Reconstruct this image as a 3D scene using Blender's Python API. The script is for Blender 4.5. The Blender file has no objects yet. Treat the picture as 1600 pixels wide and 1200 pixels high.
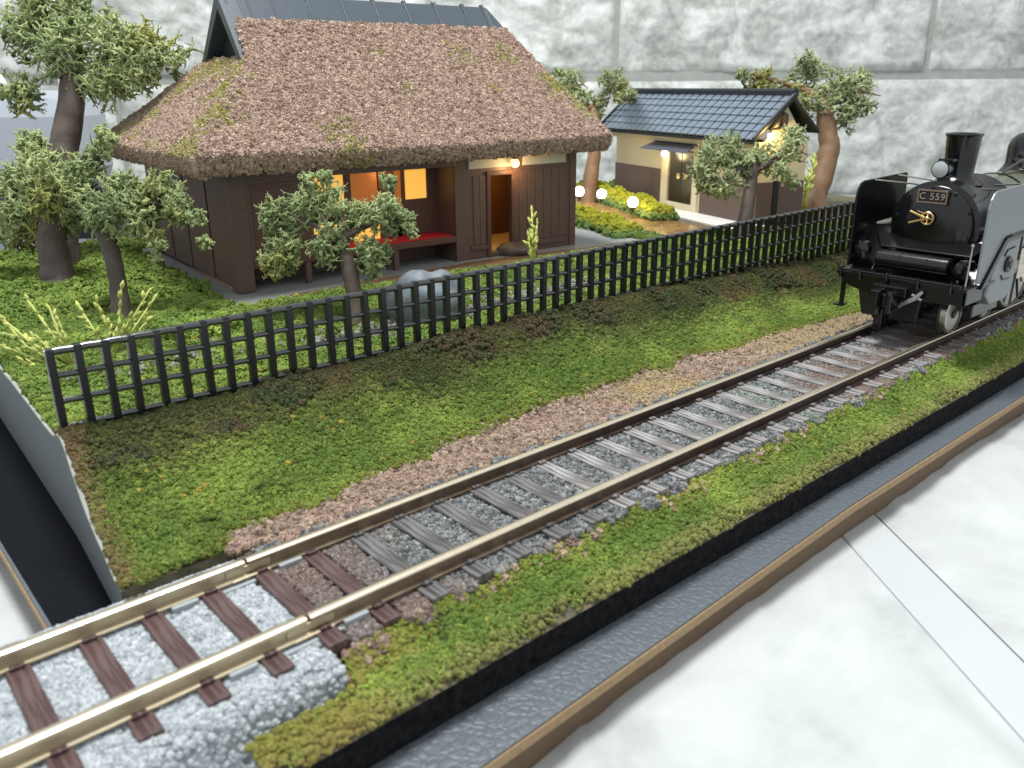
import bpy, math, random
import numpy as np
from mathutils import Vector, Matrix
random.seed(7); RNG = np.random.default_rng(11)
SC = bpy.context.scene; COL = SC.collection
PI = math.pi

# ------------------------------------------------------------------ camera
FPX, CX, CY, CAMH = 1315.0, 800.0, 600.0, 3.5      # one unit = one track gauge, about a centimetre
def _n(v): v = np.array(v, float); return v/np.linalg.norm(v)
_X = _n((1585, 480, -FPX)); _Z = _n(np.cross(_X, _n((-1230, 460, -FPX)))); _Y = np.cross(_Z, _X)
CAMROT = np.array([_X, _Y, _Z])                     # camera axes -> world axes (x along the track, y towards the house)
cam_d = bpy.data.cameras.new('camera'); cam = bpy.data.objects.new('camera', cam_d); COL.objects.link(cam)
m4 = Matrix.Identity(4)
for i in range(3):
    for j in range(3): m4[i][j] = CAMROT[i][j]
m4.translation = (0, 0, CAMH); cam.matrix_world = m4
cam_d.sensor_fit = 'HORIZONTAL'; cam_d.sensor_width = 36; cam_d.lens = FPX/1600*36
cam_d.clip_start = .05; cam_d.clip_end = 500
cam_d.dof.use_dof = True; cam_d.dof.focus_distance = 12.2; cam_d.dof.aperture_fstop = .78
SC.camera = cam
def ray(u, v): return CAMROT @ _n(((u-CX)/FPX, -(v-CY)/FPX, -1))
def on_plane(u, v, z):
    d = ray(u, v); t = (z-CAMH)/d[2]; return d*t + np.array([0, 0, CAMH])
FWD = CAMROT @ np.array([0, 0, -1.])
def depth_of(p): return float(np.dot(np.array(p)-[0, 0, CAMH], FWD))
def at(u, v, dep):
    d = ray(u, v); return d*(dep/np.dot(d, FWD)) + np.array([0, 0, CAMH])

# ------------------------------------------------------------------ world and lamps (an indoor room)
W = bpy.data.worlds.new('World'); SC.world = W; W.use_nodes = True
W.node_tree.nodes['Background'].inputs[0].default_value = (.93, .97, 1, 1)
W.node_tree.nodes['Background'].inputs[1].default_value = .72
def area(name, loc, target, size, power, color):
    l = bpy.data.lights.new(name, 'AREA'); l.shape = 'DISK'; l.size = size; l.energy = power; l.color = color
    o = bpy.data.objects.new(name, l); COL.objects.link(o); o.location = loc
    o.rotation_euler = (Vector(target)-Vector(loc)).to_track_quat('-Z', 'Y').to_euler(); return o
area('ceiling_lamp', (6.5, 12, 36), (9, 10, 0), 11, 15500, (.98, 1, .99))
SC.view_settings.view_transform = 'Standard'; SC.view_settings.look = 'None'
SC.view_settings.exposure = .30; SC.view_settings.gamma = 1
SC.render.engine = 'CYCLES'
SC.cycles.max_bounces = 6; SC.cycles.diffuse_bounces = 3; SC.cycles.glossy_bounces = 3
SC.cycles.caustics_reflective = False; SC.cycles.caustics_refractive = False
SC.cycles.sample_clamp_indirect = 4

# ------------------------------------------------------------------ noise
def _h(ix, iy, s):
    n = (ix*374761393 + iy*668265263 + s*974634777) & 0xffffffff
    n = ((n ^ (n >> 13))*1274126177) & 0xffffffff
    return ((n ^ (n >> 16)) & 0xffffff)/float(0xffffff)
def vn(x, y, s=0):
    x = np.asarray(x, float); y = np.asarray(y, float)
    ix = np.floor(x).astype(np.int64); iy = np.floor(y).astype(np.int64); fx = x-ix; fy = y-iy
    fx = fx*fx*(3-2*fx); fy = fy*fy*(3-2*fy)
    a = _h(ix, iy, s); b = _h(ix+1, iy, s); c = _h(ix, iy+1, s); d = _h(ix+1, iy+1, s)
    return (a*(1-fx)+b*fx)*(1-fy)+(c*(1-fx)+d*fx)*fy
def fbm(x, y, s=0, o=4):
    r = 0; a = .5; t = 0
    for k in range(o):
        r = r + a*vn(np.asarray(x)*2**k, np.asarray(y)*2**k, s+k*17); t += a; a *= .5
    return r/t

# ------------------------------------------------------------------ materials
MATS = {}
class NT:
    def __init__(s, name):
        s.m = bpy.data.materials.new(name); s.m.use_nodes = True; s.t = s.m.node_tree
        s.b = s.t.nodes['Principled BSDF']
    def n(s, typ, **kw):
        x = s.t.nodes.new(typ)
        for k, v in kw.items():
            if k.startswith('_'): setattr(x, k[1:], v)
            else: x.inputs[k.replace('__', ' ')].default_value = v
        return x
    def l(s, a, b): s.t.links.new(a, b)
    def coord(s, scale=(1, 1, 1), kind='Object', rot=(0, 0, 0)):
        c = s.n('ShaderNodeTexCoord'); mp = s.n('ShaderNodeMapping'); mp.inputs['Scale'].default_value = scale; mp.inputs['Rotation'].default_value = rot
        s.l(c.outputs[kind], mp.inputs['Vector']); return mp.outputs[0]
    def ramp(s, fac, stops):
        r = s.n('ShaderNodeValToRGB'); e = r.color_ramp.elements
        while len(e) < len(stops): e.new(.5)
        for q, (p, c) in zip(e, stops): q.position = p; q.color = (*c, 1)
        s.l(fac, r.inputs[0]); return r.outputs[0]
    def noise(s, vec, scale, detail=4, rough=.55, dist=0):
        x = s.n('ShaderNodeTexNoise'); x.inputs['Scale'].default_value = scale; x.inputs['Detail'].default_value = detail
        x.inputs['Roughness'].default_value = rough; x.inputs['Distortion'].default_value = dist
        if vec is not None: s.l(vec, x.inputs['Vector'])
        return x.outputs['Fac']
    def bump(s, h, strength, dist=.02):
        b = s.n('ShaderNodeBump'); b.inputs['Strength'].default_value = strength; b.inputs['Distance'].default_value = dist
        s.l(h, b.inputs['Height']); s.l(b.outputs[0], s.b.inputs['Normal'])
    def set(s, **kw):
        for k, v in kw.items(): s.b.inputs[k.replace('_', ' ')].default_value = v
        return s
def simple(name, col, rough=.5, metal=0, coat=0, bump=0, bscale=40, var=.12, spec=.5):
    t = NT(name); v = t.coord()
    nz = t.noise(v, bscale*.4, 4)
    c = np.array(col); t.l(t.ramp(nz, [(.3, tuple(c*(1-var))), (.7, tuple(c*(1+var)))]), t.b.inputs['Base Color'])
    t.set(Roughness=rough, Metallic=metal); t.b.inputs['Coat Weight'].default_value = coat; t.b.inputs['Specular IOR Level'].default_value = spec
    if bump: t.bump(t.noise(v, bscale, 5), bump)
    MATS[name] = t.m; return t.m
def emis(name, col, s):
    t = NT(name); t.b.inputs['Base Color'].default_value = (*[min(1, c) for c in col], 1)
    t.b.inputs['Emission Color'].default_value = (*col, 1); t.b.inputs['Emission Strength'].default_value = s; t.set(Roughness=.4)
    MATS[name] = t.m; return t.m
def grain_mat(name, rough=.85, spec=.2, trans=0):
    t = NT(name); a = t.n('ShaderNodeAttribute', _attribute_name='col', _attribute_type='INSTANCER')
    v = t.coord((1, 1, 1)); nz = t.noise(v, 2.5, 3)
    mx = t.n('ShaderNodeMix', _data_type='RGBA', _blend_type='MULTIPLY'); mx.inputs[0].default_value = 1
    t.l(a.outputs['Color'], mx.inputs[6]); t.l(t.ramp(nz, [(.3, (.78, .78, .78)), (.7, (1.2, 1.2, 1.2))]), mx.inputs[7])
    t.l(mx.outputs[2], t.b.inputs['Base Color']); t.set(Roughness=rough); t.b.inputs['Specular IOR Level'].default_value = spec
    MATS[name] = t.m; return t.m
def vcol_mat(name, rough=.8, spec=.25, bump=.3, bs=30):
    t = NT(name); a = t.n('ShaderNodeAttribute', _attribute_name='col')
    v = t.coord(); nz = t.noise(v, 14, 3)
    mx = t.n('ShaderNodeMix', _data_type='RGBA', _blend_type='MULTIPLY'); mx.inputs[0].default_value = 1
    t.l(a.outputs['Color'], mx.inputs[6]); t.l(t.ramp(nz, [(.3, (.8, .8, .8)), (.7, (1.2, 1.2, 1.2))]), mx.inputs[7])
    t.l(mx.outputs[2], t.b.inputs['Base Color']); t.set(Roughness=rough); t.b.inputs['Specular IOR Level'].default_value = spec
    if bump: t.bump(t.noise(v, bs, 4), bump)
    MATS[name] = t.m; return t.m

foam = grain_mat('foam_turf'); thatchm = grain_mat('thatch_foam', .8, .25); stonem = grain_mat('stone_grain', .45, .5); wetm = grain_mat('glued_gravel', .34, .5)
brown = simple('dark_brown_plastic', (.128, .080, .068), .42, bump=.15, bscale=60, var=.2)
brown2 = simple('mid_brown_plastic', (.115, .055, .042), .45, bump=.1, bscale=50, var=.2)
inner_brown = simple('inner_brown_wall', (.16, .065, .03), .6)
cream_in = simple('cream_interior', (.62, .42, .16), .6)
plaster = simple('white_plaster', (.60, .59, .56), .6, bump=.2, bscale=30, var=.05)
cream = simple('cream_plaster', (.70, .62, .44), .55, bump=.1, var=.04)
mauve = simple('mauve_brown_panel', (.125, .085, .078), .5, var=.06)
slate = simple('blue_black_ridge_plastic', (.045, .060, .076), .3, bump=.05, spec=.8, var=.1)
tilem = simple('roof_tile_painted_glare', (.30, .36, .45), .3, metal=.8, var=.2)  # dark navy tiles; their glare is put into this pale metallic colour
tiled = simple('roof_underlay_black', (.010, .014, .022), .5)
blackp = simple('fence_black_plastic', (.008, .010, .012), .25, spec=.5, bump=.08, bscale=25, var=.2)
blackgl = simple('fence_gloss_rail', (.010, .012, .014), .14, spec=1, coat=.6, var=.2)
loco_b = simple('gloss_black_paint', (.006, .006, .007), .16, coat=0, var=.1, bump=.02, bscale=20)
loco_s = simple('black_paint_floor_sheen', (.17, .19, .20), .38, coat=0, var=.05, spec=1)  # black plates; sheen from the white floor is put into the grey colour
loco_boiler = simple('boiler_paint_reflection', (.13, .14, .10), .25, spec=1, var=.05)  # green and yellow reflections on the boiler put into its paint colour
steel = simple('wheel_steel', (.42, .40, .36), .32, metal=1)
silver = simple('rod_silver', (.62, .58, .50), .28, metal=1, var=.25)
gold = simple('gold_metal', (.85, .60, .28), .3, metal=1)
plated = simple('plate_dark', (.02, .012, .010), .4)
lensm = simple('lamp_lens_grey', (.36, .39, .40), .15, coat=.5, var=.03)
red = simple('red_mat', (.52, .012, .02), .7, var=.08, bump=.2, bscale=80)
redp = simple('red_plastic', (.6, .02, .02), .35)
pad_g = simple('grey_pad', (.25, .26, .255), .6, bump=.1, bscale=20, var=.1)
rockm = simple('grey_rock', (.15, .18, .20), .55, bump=.5, bscale=9, var=.35)
darkrock = simple('dark_slate_rock', (.10, .085, .075), .55, bump=.6, bscale=12, var=.4)
soil = simple('dark_soil', (.11, .095, .058), .9, bump=.6, bscale=14, var=.4)
path_soil = simple('brown_path_soil', (.14, .085, .045), .5, bump=.5, bscale=18, var=.35)
plankm = simple('glossy_brown_plank', (.27, .145, .055), .25, coat=.5, bump=.4, bscale=12, var=.35)
foamside = simple('grey_foam_board', (.105, .122, .130), .7, bump=.1, var=.06)
foamedge = simple('pale_foam_edge', (.34, .35, .31), .8, bump=.4, bscale=10)
blackside = simple('black_felt_side', (.011, .011, .012), .95, bump=1, bscale=34, var=.8, spec=.12)
mdf = simple('mdf_board', (.33, .22, .115), .75, bump=.2, bscale=60, var=.15)
black_leath_l = simple('black_board_paper', (.006, .007, .010), .9, bump=.1, bscale=60, spec=.1)
trunkm = simple('trunk_brown', (.115, .085, .065), .6, bump=.7, bscale=7, var=.45)
trunkd = simple('trunk_dark_brown', (.085, .064, .052), .6, bump=.7, bscale=7, var=.45)
trunkw = simple('trunk_warm_brown', (.21, .118, .060), .6, bump=.6, bscale=7, var=.3)
greyplas = simple('grey_clip_plastic', (.30, .33, .34), .45, var=.05)
roadbed_m = simple('grey_roadbed_plastic', (.33, .36, .38), .42, bump=.5, bscale=28, var=.25)
palebox = simple('pale_grey_case', (.36, .39, .43), .3, var=.02)
blackbox = simple('black_case_base', (.012, .013, .015), .5)
greytray = simple('blue_grey_tray', (.16, .18, .21), .4)
whitefoam = simple('white_foam', (.8, .8, .77), .6, bump=.3, bscale=8, var=.03)
bulbm = emis('lit_bulb', (1, .66, .24), 2.2); globem = emis('lit_globe', (1, .93, .75), 9)
capm = simple('dark_lamp_cap', (.03, .02, .015), .5)
pane_y = emis('lit_paper_pane', (1, .52, .09), .62); pane_a = emis('dim_lit_pane', (.34, .105, .018), .55)
lichen = vcol_mat('lichen', .8, .2, .3, 40); sprigm = vcol_mat('sprig', .6, .3, 0)

def leather():
    t = NT('grey_black_leather'); v = t.coord((1, 1.0, 1))
    vo = t.n('ShaderNodeTexVoronoi', _feature='DISTANCE_TO_EDGE'); vo.inputs['Scale'].default_value = 13
    nz = t.n('ShaderNodeTexNoise'); nz.inputs['Scale'].default_value = 5; t.l(v, nz.inputs['Vector'])
    ad = t.n('ShaderNodeMix', _data_type='RGBA', _blend_type='ADD'); ad.inputs[0].default_value = .16
    t.l(v, ad.inputs[6]); t.l(nz.outputs['Color'], ad.inputs[7]); t.l(ad.outputs[2], vo.inputs['Vector'])
    h = t.ramp(vo.outputs['Distance'], [(0, (0, 0, 0)), (.22, (.8, .8, .8)), (.5, (1, 1, 1))])
    t.b.inputs['Base Color'].default_value = (.080, .095, .108, 1); t.set(Roughness=.5)
    t.b.inputs['Specular IOR Level'].default_value = .6; t.bump(h, .34, .02); return t.m
leatherm = leather()
def tilestone(name, lo, mid, hi, scale, rough, bump=.4):
    t = NT(name); v = t.coord((1, 1, 1), 'Object')
    a = t.noise(v, scale, 7, .62, .8); b = t.noise(v, scale*6, 4, .6)
    mx = t.n('ShaderNodeMath', _operation='MULTIPLY_ADD'); t.l(b, mx.inputs[0]); mx.inputs[1].default_value = .35; t.l(a, mx.inputs[2])
    t.l(t.ramp(mx.outputs[0], [(.48, lo), (.62, mid), (.78, hi)]), t.b.inputs['Base Color'])
    t.set(Roughness=rough); t.bump(mx.outputs[0], bump, .1); return t.m
wallstone = tilestone('grey_wall_stone', (.32, .335, .31), (.46, .48, .45), (.64, .655, .63), .75, .4, .55)
groutm = simple('wall_grout', (.34, .35, .33), .6, bump=.2, bscale=6)
floorstone = tilestone('white_floor_stone', (.37, .385, .38), (.455, .475, .47), (.51, .525, .525), .34, .24, .3)
floorband = simple('white_floor_band', (.475, .495, .50), .22, bump=.03, bscale=3, var=.02)
def rail_side():
    t = NT('rail_weathered'); v = t.coord((1, 1, 1)); nz = t.noise(v, 6, 5)
    sx = t.n('ShaderNodeSeparateXYZ'); t.l(v, sx.inputs[0])
    mr = t.n('ShaderNodeMapRange'); mr.inputs['From Min'].default_value = 1; mr.inputs['From Max'].default_value = 7; t.l(sx.outputs[0], mr.inputs[0])
    a = t.ramp(mr.outputs[0], [(0, (.30, .24, .15)), (.45, (.17, .125, .085)), (1, (.045, .026, .019))])
    mx = t.n('ShaderNodeMix', _data_type='RGBA', _blend_type='MULTIPLY'); mx.inputs[0].default_value = 1
    t.l(a, mx.inputs[6]); t.l(t.ramp(nz, [(.3, (.55, .5, .45)), (.65, (1.2, 1.2, 1.2))]), mx.inputs[7]); t.l(mx.outputs[2], t.b.inputs['Base Color'])
    t.set(Roughness=.42, Metallic=.25); return t.m
railside = rail_side()
railmetal = simple('rail_brass_nickel', (.50, .42, .28), .36, metal=.45, var=.06)
railtop = simple('rail_head_nickel', (.78, .68, .52), .24, metal=.9, var=.06)
def tie_mat(name, a, b, rough, streak, lo=.42, hi=.56):
    t = NT(name); v = t.coord((26, 1.5, 5), 'Object'); nz = t.noise(v, 1.6, 5, .6); oi = t.n('ShaderNodeObjectInfo')
    t.l(t.ramp(nz, [(lo, a), (hi, b)]), t.b.inputs['Base Color']); t.set(Roughness=rough); t.bump(nz, streak, .03); return t.m
tie_brown = tie_mat('brown_sleeper_plastic', (.062, .032, .030), (.12, .075, .070), .34, .8)
tie_grey = tie_mat('weathered_grey_sleeper', (.055, .048, .048), (.17, .165, .165), .36, .8)
tie_white = tie_mat('white_streaked_sleeper', (.085, .070, .066), (.36, .35, .345), .5, .7, .42, .60)

# ------------------------------------------------------------------ mesh builder
class MB:
    def __init__(s): s.v = []; s.f = []; s.mi = []; s.cur = 0
    def add(s, vs, fs):
        b = len(s.v); s.v += [tuple(p) for p in vs]
        for f in fs: s.f.append(tuple(i+b for i in f)); s.mi.append(s.cur)
        return s
    def box(s, a, b):
        (x0, y0, z0), (x1, y1, z1) = a, b
        return s.add([(x0,y0,z0),(x1,y0,z0),(x1,y1,z0),(x0,y1,z0),(x0,y0,z1),(x1,y0,z1),(x1,y1,z1),(x0,y1,z1)],
                     [(0,3,2,1),(4,5,6,7),(0,1,5,4),(1,2,6,5),(2,3,7,6),(3,0,4,7)])
    def hexa(s, bot, top):
        n = len(bot); return s.add(list(bot)+list(top), [tuple(reversed(range(n))), tuple(range(n, 2*n))]+[(i, (i+1) % n, n+(i+1) % n, n+i) for i in range(n)])
    def prism(s, poly, axis, a, b):
        def P(p, t): return {'x': (t, p[0], p[1]), 'y': (p[0], t, p[1]), 'z': (p[0], p[1], t)}[axis]
        return s.hexa([P(p, a) for p in poly], [P(p, b) for p in poly])
    def tube(s, pts, rad, n=10, cap=True):
        pts = [Vector(p) for p in pts]; k = len(pts)
        if not hasattr(rad, '__len__'): rad = [rad]*k
        vs = []; up = Vector((0, 0, 1)); prev = None
        for i, p in enumerate(pts):
            d = (pts[min(i+1, k-1)]-pts[max(i-1, 0)]).normalized()
            a = prev if prev is not None else (up if abs(d.z) < .9 else Vector((1, 0, 0)))
            a = (a-d*a.dot(d)).normalized(); b = d.cross(a); prev = a
            for j in range(n):
                t = 2*PI*j/n; vs.append(p+(a*math.cos(t)+b*math.sin(t))*rad[i])
        fs = [(i*n+j, i*n+(j+1) % n, (i+1)*n+(j+1) % n, (i+1)*n+j) for i in range(k-1) for j in range(n)]
        if cap: fs += [tuple(reversed(range(n))), tuple(range((k-1)*n, k*n))]
        return s.add(vs, fs)
    def lathe(s, c, axis, prof, n=32):
        """prof: (t along axis, radius)"""
        ax = Vector(axis).normalized(); a = ax.orthogonal().normalized(); b = ax.cross(a); c = Vector(c)
        vs = [c+ax*t+(a*math.cos(2*PI*j/n)+b*math.sin(2*PI*j/n))*r for t, r in prof for j in range(n)]; k = len(prof)
        fs = [(i*n+j, i*n+(j+1) % n, (i+1)*n+(j+1) % n, (i+1)*n+j) for i in range(k-1) for j in range(n)]
        fs += [tuple(reversed(range(n))), tuple(range((k-1)*n, k*n))]
        return s.add(vs, fs)
    def mesh(s, name, mats, smooth=False):
        me = bpy.data.meshes.new(name); me.from_pydata(s.v, [], s.f)
        for m in (mats if isinstance(mats, (list, tuple)) else [mats]): me.materials.append(m)
        me.polygons.foreach_set('material_index', s.mi)
        if smooth: me.polygons.foreach_set('use_smooth', [True]*len(s.f))
        me.validate(); me.update(); return me
    def build(s, name, mats, parent=None, smooth=False, bevel=0, loc=None):
        return link(name, s.mesh(name, mats, smooth), parent, bevel, loc, smooth)
def link(name, me, parent=None, bevel=0, loc=None, smooth=False):
    o = bpy.data.objects.new(name, me); COL.objects.link(o)
    if parent is not None: o.parent = parent
    if loc is not None: o.location = loc
    if bevel:
        b = o.modifiers.new('bevel', 'BEVEL'); b.width = bevel; b.segments = 2; b.limit_method = 'ANGLE'; b.angle_limit = .6
    if smooth: 
        for p in me.polygons: p.use_smooth = True
        me.set_sharp_from_angle(angle=math.radians(38))
    return o
def tag(o, label=None, cat=None, group=None, kind=None):
    if label: o['label'] = label
    if cat: o['category'] = cat
    if group: o['group'] = group
    if kind: o['kind'] = kind
    return o
def empty(name, loc, label, cat, rz=0, group=None):
    o = bpy.data.objects.new(name, None); COL.objects.link(o); o.location = loc; o.rotation_euler = (0, 0, rz); o.empty_display_size = .2
    return tag(o, label, cat, group)
def gridmesh(name, P, mat, closed=False):
    """P: array (n,m,3)"""
    n, m, _ = P.shape; me = bpy.data.meshes.new(name)
    idx = np.arange(n*m).reshape(n, m); f = np.stack([idx[:-1, :-1], idx[1:, :-1], idx[1:, 1:], idx[:-1, 1:]], -1).reshape(-1, 4)
    me.from_pydata(P.reshape(-1, 3).tolist(), [], f.tolist()); me.polygons.foreach_set('use_smooth', [True]*len(f))
    for q in (mat if isinstance(mat, list) else [mat]): me.materials.append(q)
    me.update(); return me

# ------------------------------------------------------------------ scattering of grains (geometry nodes, one object each)
def scatter(name, P, sc, colr, mat, parent=None, amp=.6, sub=3, squash=1.0, nscale=2.6):
    P = np.asarray(P, float); n = len(P)
    me = bpy.data.meshes.new(name); me.from_pydata(P.tolist(), [], [])
    a = me.attributes.new('sc', 'FLOAT', 'POINT'); a.data.foreach_set('value', np.asarray(sc, float).ravel())
    c4 = np.ones((n, 4)); c4[:, :3] = np.clip(colr, 0, 1); a = me.attributes.new('col', 'FLOAT_COLOR', 'POINT'); a.data.foreach_set('color', c4.ravel())
    me.materials.append(mat)
    o = bpy.data.objects.new(name, me); COL.objects.link(o); o['kind'] = 'stuff'
    if parent is not None: o.parent = parent
    g = bpy.data.node_groups.new(name, 'GeometryNodeTree')
    g.interface.new_socket('Geometry', in_out='INPUT', socket_type='NodeSocketGeometry'); g.interface.new_socket('Geometry', in_out='OUTPUT', socket_type='NodeSocketGeometry')
    N = g.nodes.new; L = g.links.new
    gi = N('NodeGroupInput'); go = N('NodeGroupOutput')
    gti = N('GeometryNodeGeometryToInstance')
    for k in range(3):
        ico = N('GeometryNodeMeshIcoSphere'); ico.inputs['Radius'].default_value = 1; ico.inputs['Subdivisions'].default_value = sub
        sp = N('GeometryNodeSetPosition'); nz = N('ShaderNodeTexNoise'); nz.noise_dimensions = '4D'; nz.inputs['W'].default_value = 3.7*k+.5
        nz.inputs['Scale'].default_value = nscale; nz.inputs['Detail'].default_value = 2
        pos = N('GeometryNodeInputPosition'); L(pos.outputs[0], nz.inputs['Vector'])
        mp = N('ShaderNodeMapRange'); mp.inputs['From Min'].default_value = .25; mp.inputs['From Max'].default_value = .75
        mp.inputs['To Min'].default_value = 1-amp; mp.inputs['To Max'].default_value = 1+amp*.7; L(nz.outputs['Fac'], mp.inputs['Value'])
        vm = N('ShaderNodeVectorMath'); vm.operation = 'SCALE'; L(pos.outputs[0], vm.inputs[0]); L(mp.outputs[0], vm.inputs['Scale'])
        vm2 = N('ShaderNodeVectorMath'); vm2.operation = 'MULTIPLY'; L(vm.outputs[0], vm2.inputs[0]); vm2.inputs[1].default_value = (1, 1, squash)
        L(ico.outputs['Mesh'], sp.inputs['Geometry']); L(vm2.outputs[0], sp.inputs['Position']); L(sp.outputs[0], gti.inputs[0])
    iop = N('GeometryNodeInstanceOnPoints'); iop.inputs['Pick Instance'].default_value = True
    L(gi.outputs[0], iop.inputs['Points']); L(gti.outputs[0], iop.inputs['Instance'])
    ri = N('FunctionNodeRandomValue'); ri.data_type = 'INT'; ri.inputs['Min'].default_value = 0; ri.inputs['Max'].default_value = 2
    for s_ in ri.inputs:
        if s_.type == 'INT' and s_.name == 'Min': s_.default_value = 0
        if s_.type == 'INT' and s_.name == 'Max': s_.default_value = 2
    L([q for q in ri.outputs if q.type == 'INT'][0], iop.inputs['Instance Index'])
    rv = N('FunctionNodeRandomValue'); rv.data_type = 'FLOAT_VECTOR'
    vs = [q for q in rv.inputs if q.type == 'VECTOR']
    t = .5 if squash < .75 else 6.28
    vs[0].default_value = (-t if t < 1 else 0, -t if t < 1 else 0, 0); vs[1].default_value = (t, t, 6.28)
    L([q for q in rv.outputs if q.type == 'VECTOR'][0], iop.inputs['Rotation'])
    na = N('GeometryNodeInputNamedAttribute'); na.data_type = 'FLOAT'; na.inputs['Name'].default_value = 'sc'
    L([q for q in na.outputs if q.enabled and q.name == 'Attribute'][0], iop.inputs['Scale'])
    sm = N('GeometryNodeSetMaterial'); sm.inputs['Material'].default_value = mat
    L(iop.outputs[0], sm.inputs[0]); L(sm.outputs[0], go.inputs[0])
    md = o.modifiers.new('grains', 'NODES'); md.node_group = g
    return o
def jitter_grid(x0, x1, y0, y1, s):
    nx = max(1, int((x1-x0)/s)); ny = max(1, int((y1-y0)/s))
    X, Y = np.meshgrid((np.arange(nx)+.5)*s+x0, (np.arange(ny)+.5)*s+y0)
    X = X.ravel()+(RNG.random(nx*ny)-.5)*s*1.1; Y = Y.ravel()+(RNG.random(nx*ny)-.5)*s*1.1
    return X, Y
def mixc(a, b, t): t = np.clip(np.asarray(t), 0, 1)[:, None]; return np.asarray(a)*(1-t)+np.asarray(b)*t
def pxv(x, y, z):
    """rough picture test for skipping grains far outside the view"""
    q = np.stack([x, y, z-CAMH], -1) @ CAMROT
    d = np.maximum(-q[:, 2], 1e-3); return CX+FPX*q[:, 0]/d, CY-FPX*q[:, 1]/d, -q[:, 2]
def seen(x, y, z, m=120):
    u, v, d = pxv(x, y, z); return (d > .3) & (u > -m) & (u < 1600+m) & (v > -m) & (v < 1200+m)

# ================================================================== THE ROOM: floor and stone wall
R1 = np.array([.6, .8, 0]); R2 = np.array([.8, -.6, 0]); ZF = -1.08
def room(r2, r1, z): return R2*r2+R1*r1+np.array([0, 0, z])
fl = MB()
fl.add([room(-60, -40, ZF-.072), room(70, -40, ZF-.072), room(70, 60, ZF-.072), room(-60, 60, ZF-.072)], [(0, 1, 2, 3)])
floor = tag(fl.build('floor', simple('white_floor_grout', (.42, .44, .44), .4)), kind='structure')
bd = 4.16, 4.77
def floor_tile(a, b, c, d, k):
    n = 150; m = 110
    A, B = np.meshgrid(np.linspace(a, b, n), np.linspace(c, d, m), indexing='ij')
    e = np.minimum(np.minimum(A-a, b-A), np.minimum(B-c, d-B)); edge = np.clip(e/.35, 0, 1)
    edge = edge*edge*(3-2*edge)
    h = (fbm(A*.55, B*.55, 5+k, 3)-.5)*.30 + (fbm(A*1.7+3, B*1.3, 9+k, 3)-.5)*.12
    fold = np.abs(fbm(A*.45+8, B*.45, 21+k, 2)-.5); h -= np.clip(.05-fold, 0, 1)*.7
    P = room(0, 0, 0)+A[..., None]*R2+B[..., None]*R1; rid = 1-np.abs(2*fbm(A*.9+2, B*.6+k, 57+k, 3)-1); h = h*.75+rid**9*.045+(fbm(A*3.1, B*2.3, 67, 3)-.5)*.05
    P[..., 2] = ZF-.056+edge*(.024+h)
    P[..., 2] = np.clip(P[..., 2], ZF-.068, ZF+.004)
    return link('floor_tile', gridmesh('floor_tile', P, floorstone), floor)
floor_tile(bd[1], 34, -9, 12, 1); floor_tile(-8, bd[0], -9, 12, 2); floor_tile(-22, -8.4, -9, 12, 3)
floor_tile(-22, bd[0], 12.5, 34, 4); floor_tile(bd[1], 24, 12.5, 34, 5)
b_ = MB(); b_.hexa([room(bd[0]+.012, -9, ZF-.1), room(bd[1]-.012, -9, ZF-.1), room(bd[1]-.012, 34, ZF-.1), room(bd[0]+.012, 34, ZF-.1)],
                   [room(bd[0]+.012, -9, ZF-.048), room(bd[1]-.012, -9, ZF-.048), room(bd[1]-.012, 34, ZF-.048), room(bd[0]+.012, 34, ZF-.048)])
b_.build('floor_band', floorband, floor, bevel=.03)
WR = 35.7
w_ = MB(); w_.hexa([room(-45, WR+.3, ZF-.1), room(55, WR+.3, ZF-.1), room(55, WR+1, ZF-.1), room(-45, WR+1, ZF-.1)],
                   [room(-45, WR+.3, 24), room(55, WR+.3, 24), room(55, WR+1, 24), room(-45, WR+1, 24)])
wall = tag(w_.build('wall', groutm), kind='structure')
def wall_block(a, b, c, d, k):
    n, m = 110, 60
    A, B = np.meshgrid(np.linspace(a, b, n), np.linspace(c, d, m), indexing='ij')
    e = np.minimum(np.minimum(A-a, b-A), np.minimum(B-c, d-B)); edge = np.clip(e/.3, 0, 1); edge = np.sqrt(edge)
    h = (fbm(A*.5, B*.7, 31+k, 4)-.5)*.5+(fbm(A*2.2, B*2.2, 41+k, 3)-.5)*.16
    P = A[..., None]*R2+R1*WR; P = P+np.zeros_like(P); P[..., 2] += B
    P = P+R1*((.32-edge*(.22+h))[..., None])
    return link('wall_block', gridmesh('wall_block', P[:, ::-1], wallstone), wall)
g_ = .1; k_ = 0
for row, (c, d, offs) in enumerate([(ZF, 3.58, 0.4), (3.90, 8.6, 7.1), (8.85, 13.5, .4)]):
    for q in range(-2, 3):
        a = offs+q*13.1; wall_block(a+g_, a+13.1-g_, c, d, k_); k_ += 1

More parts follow.
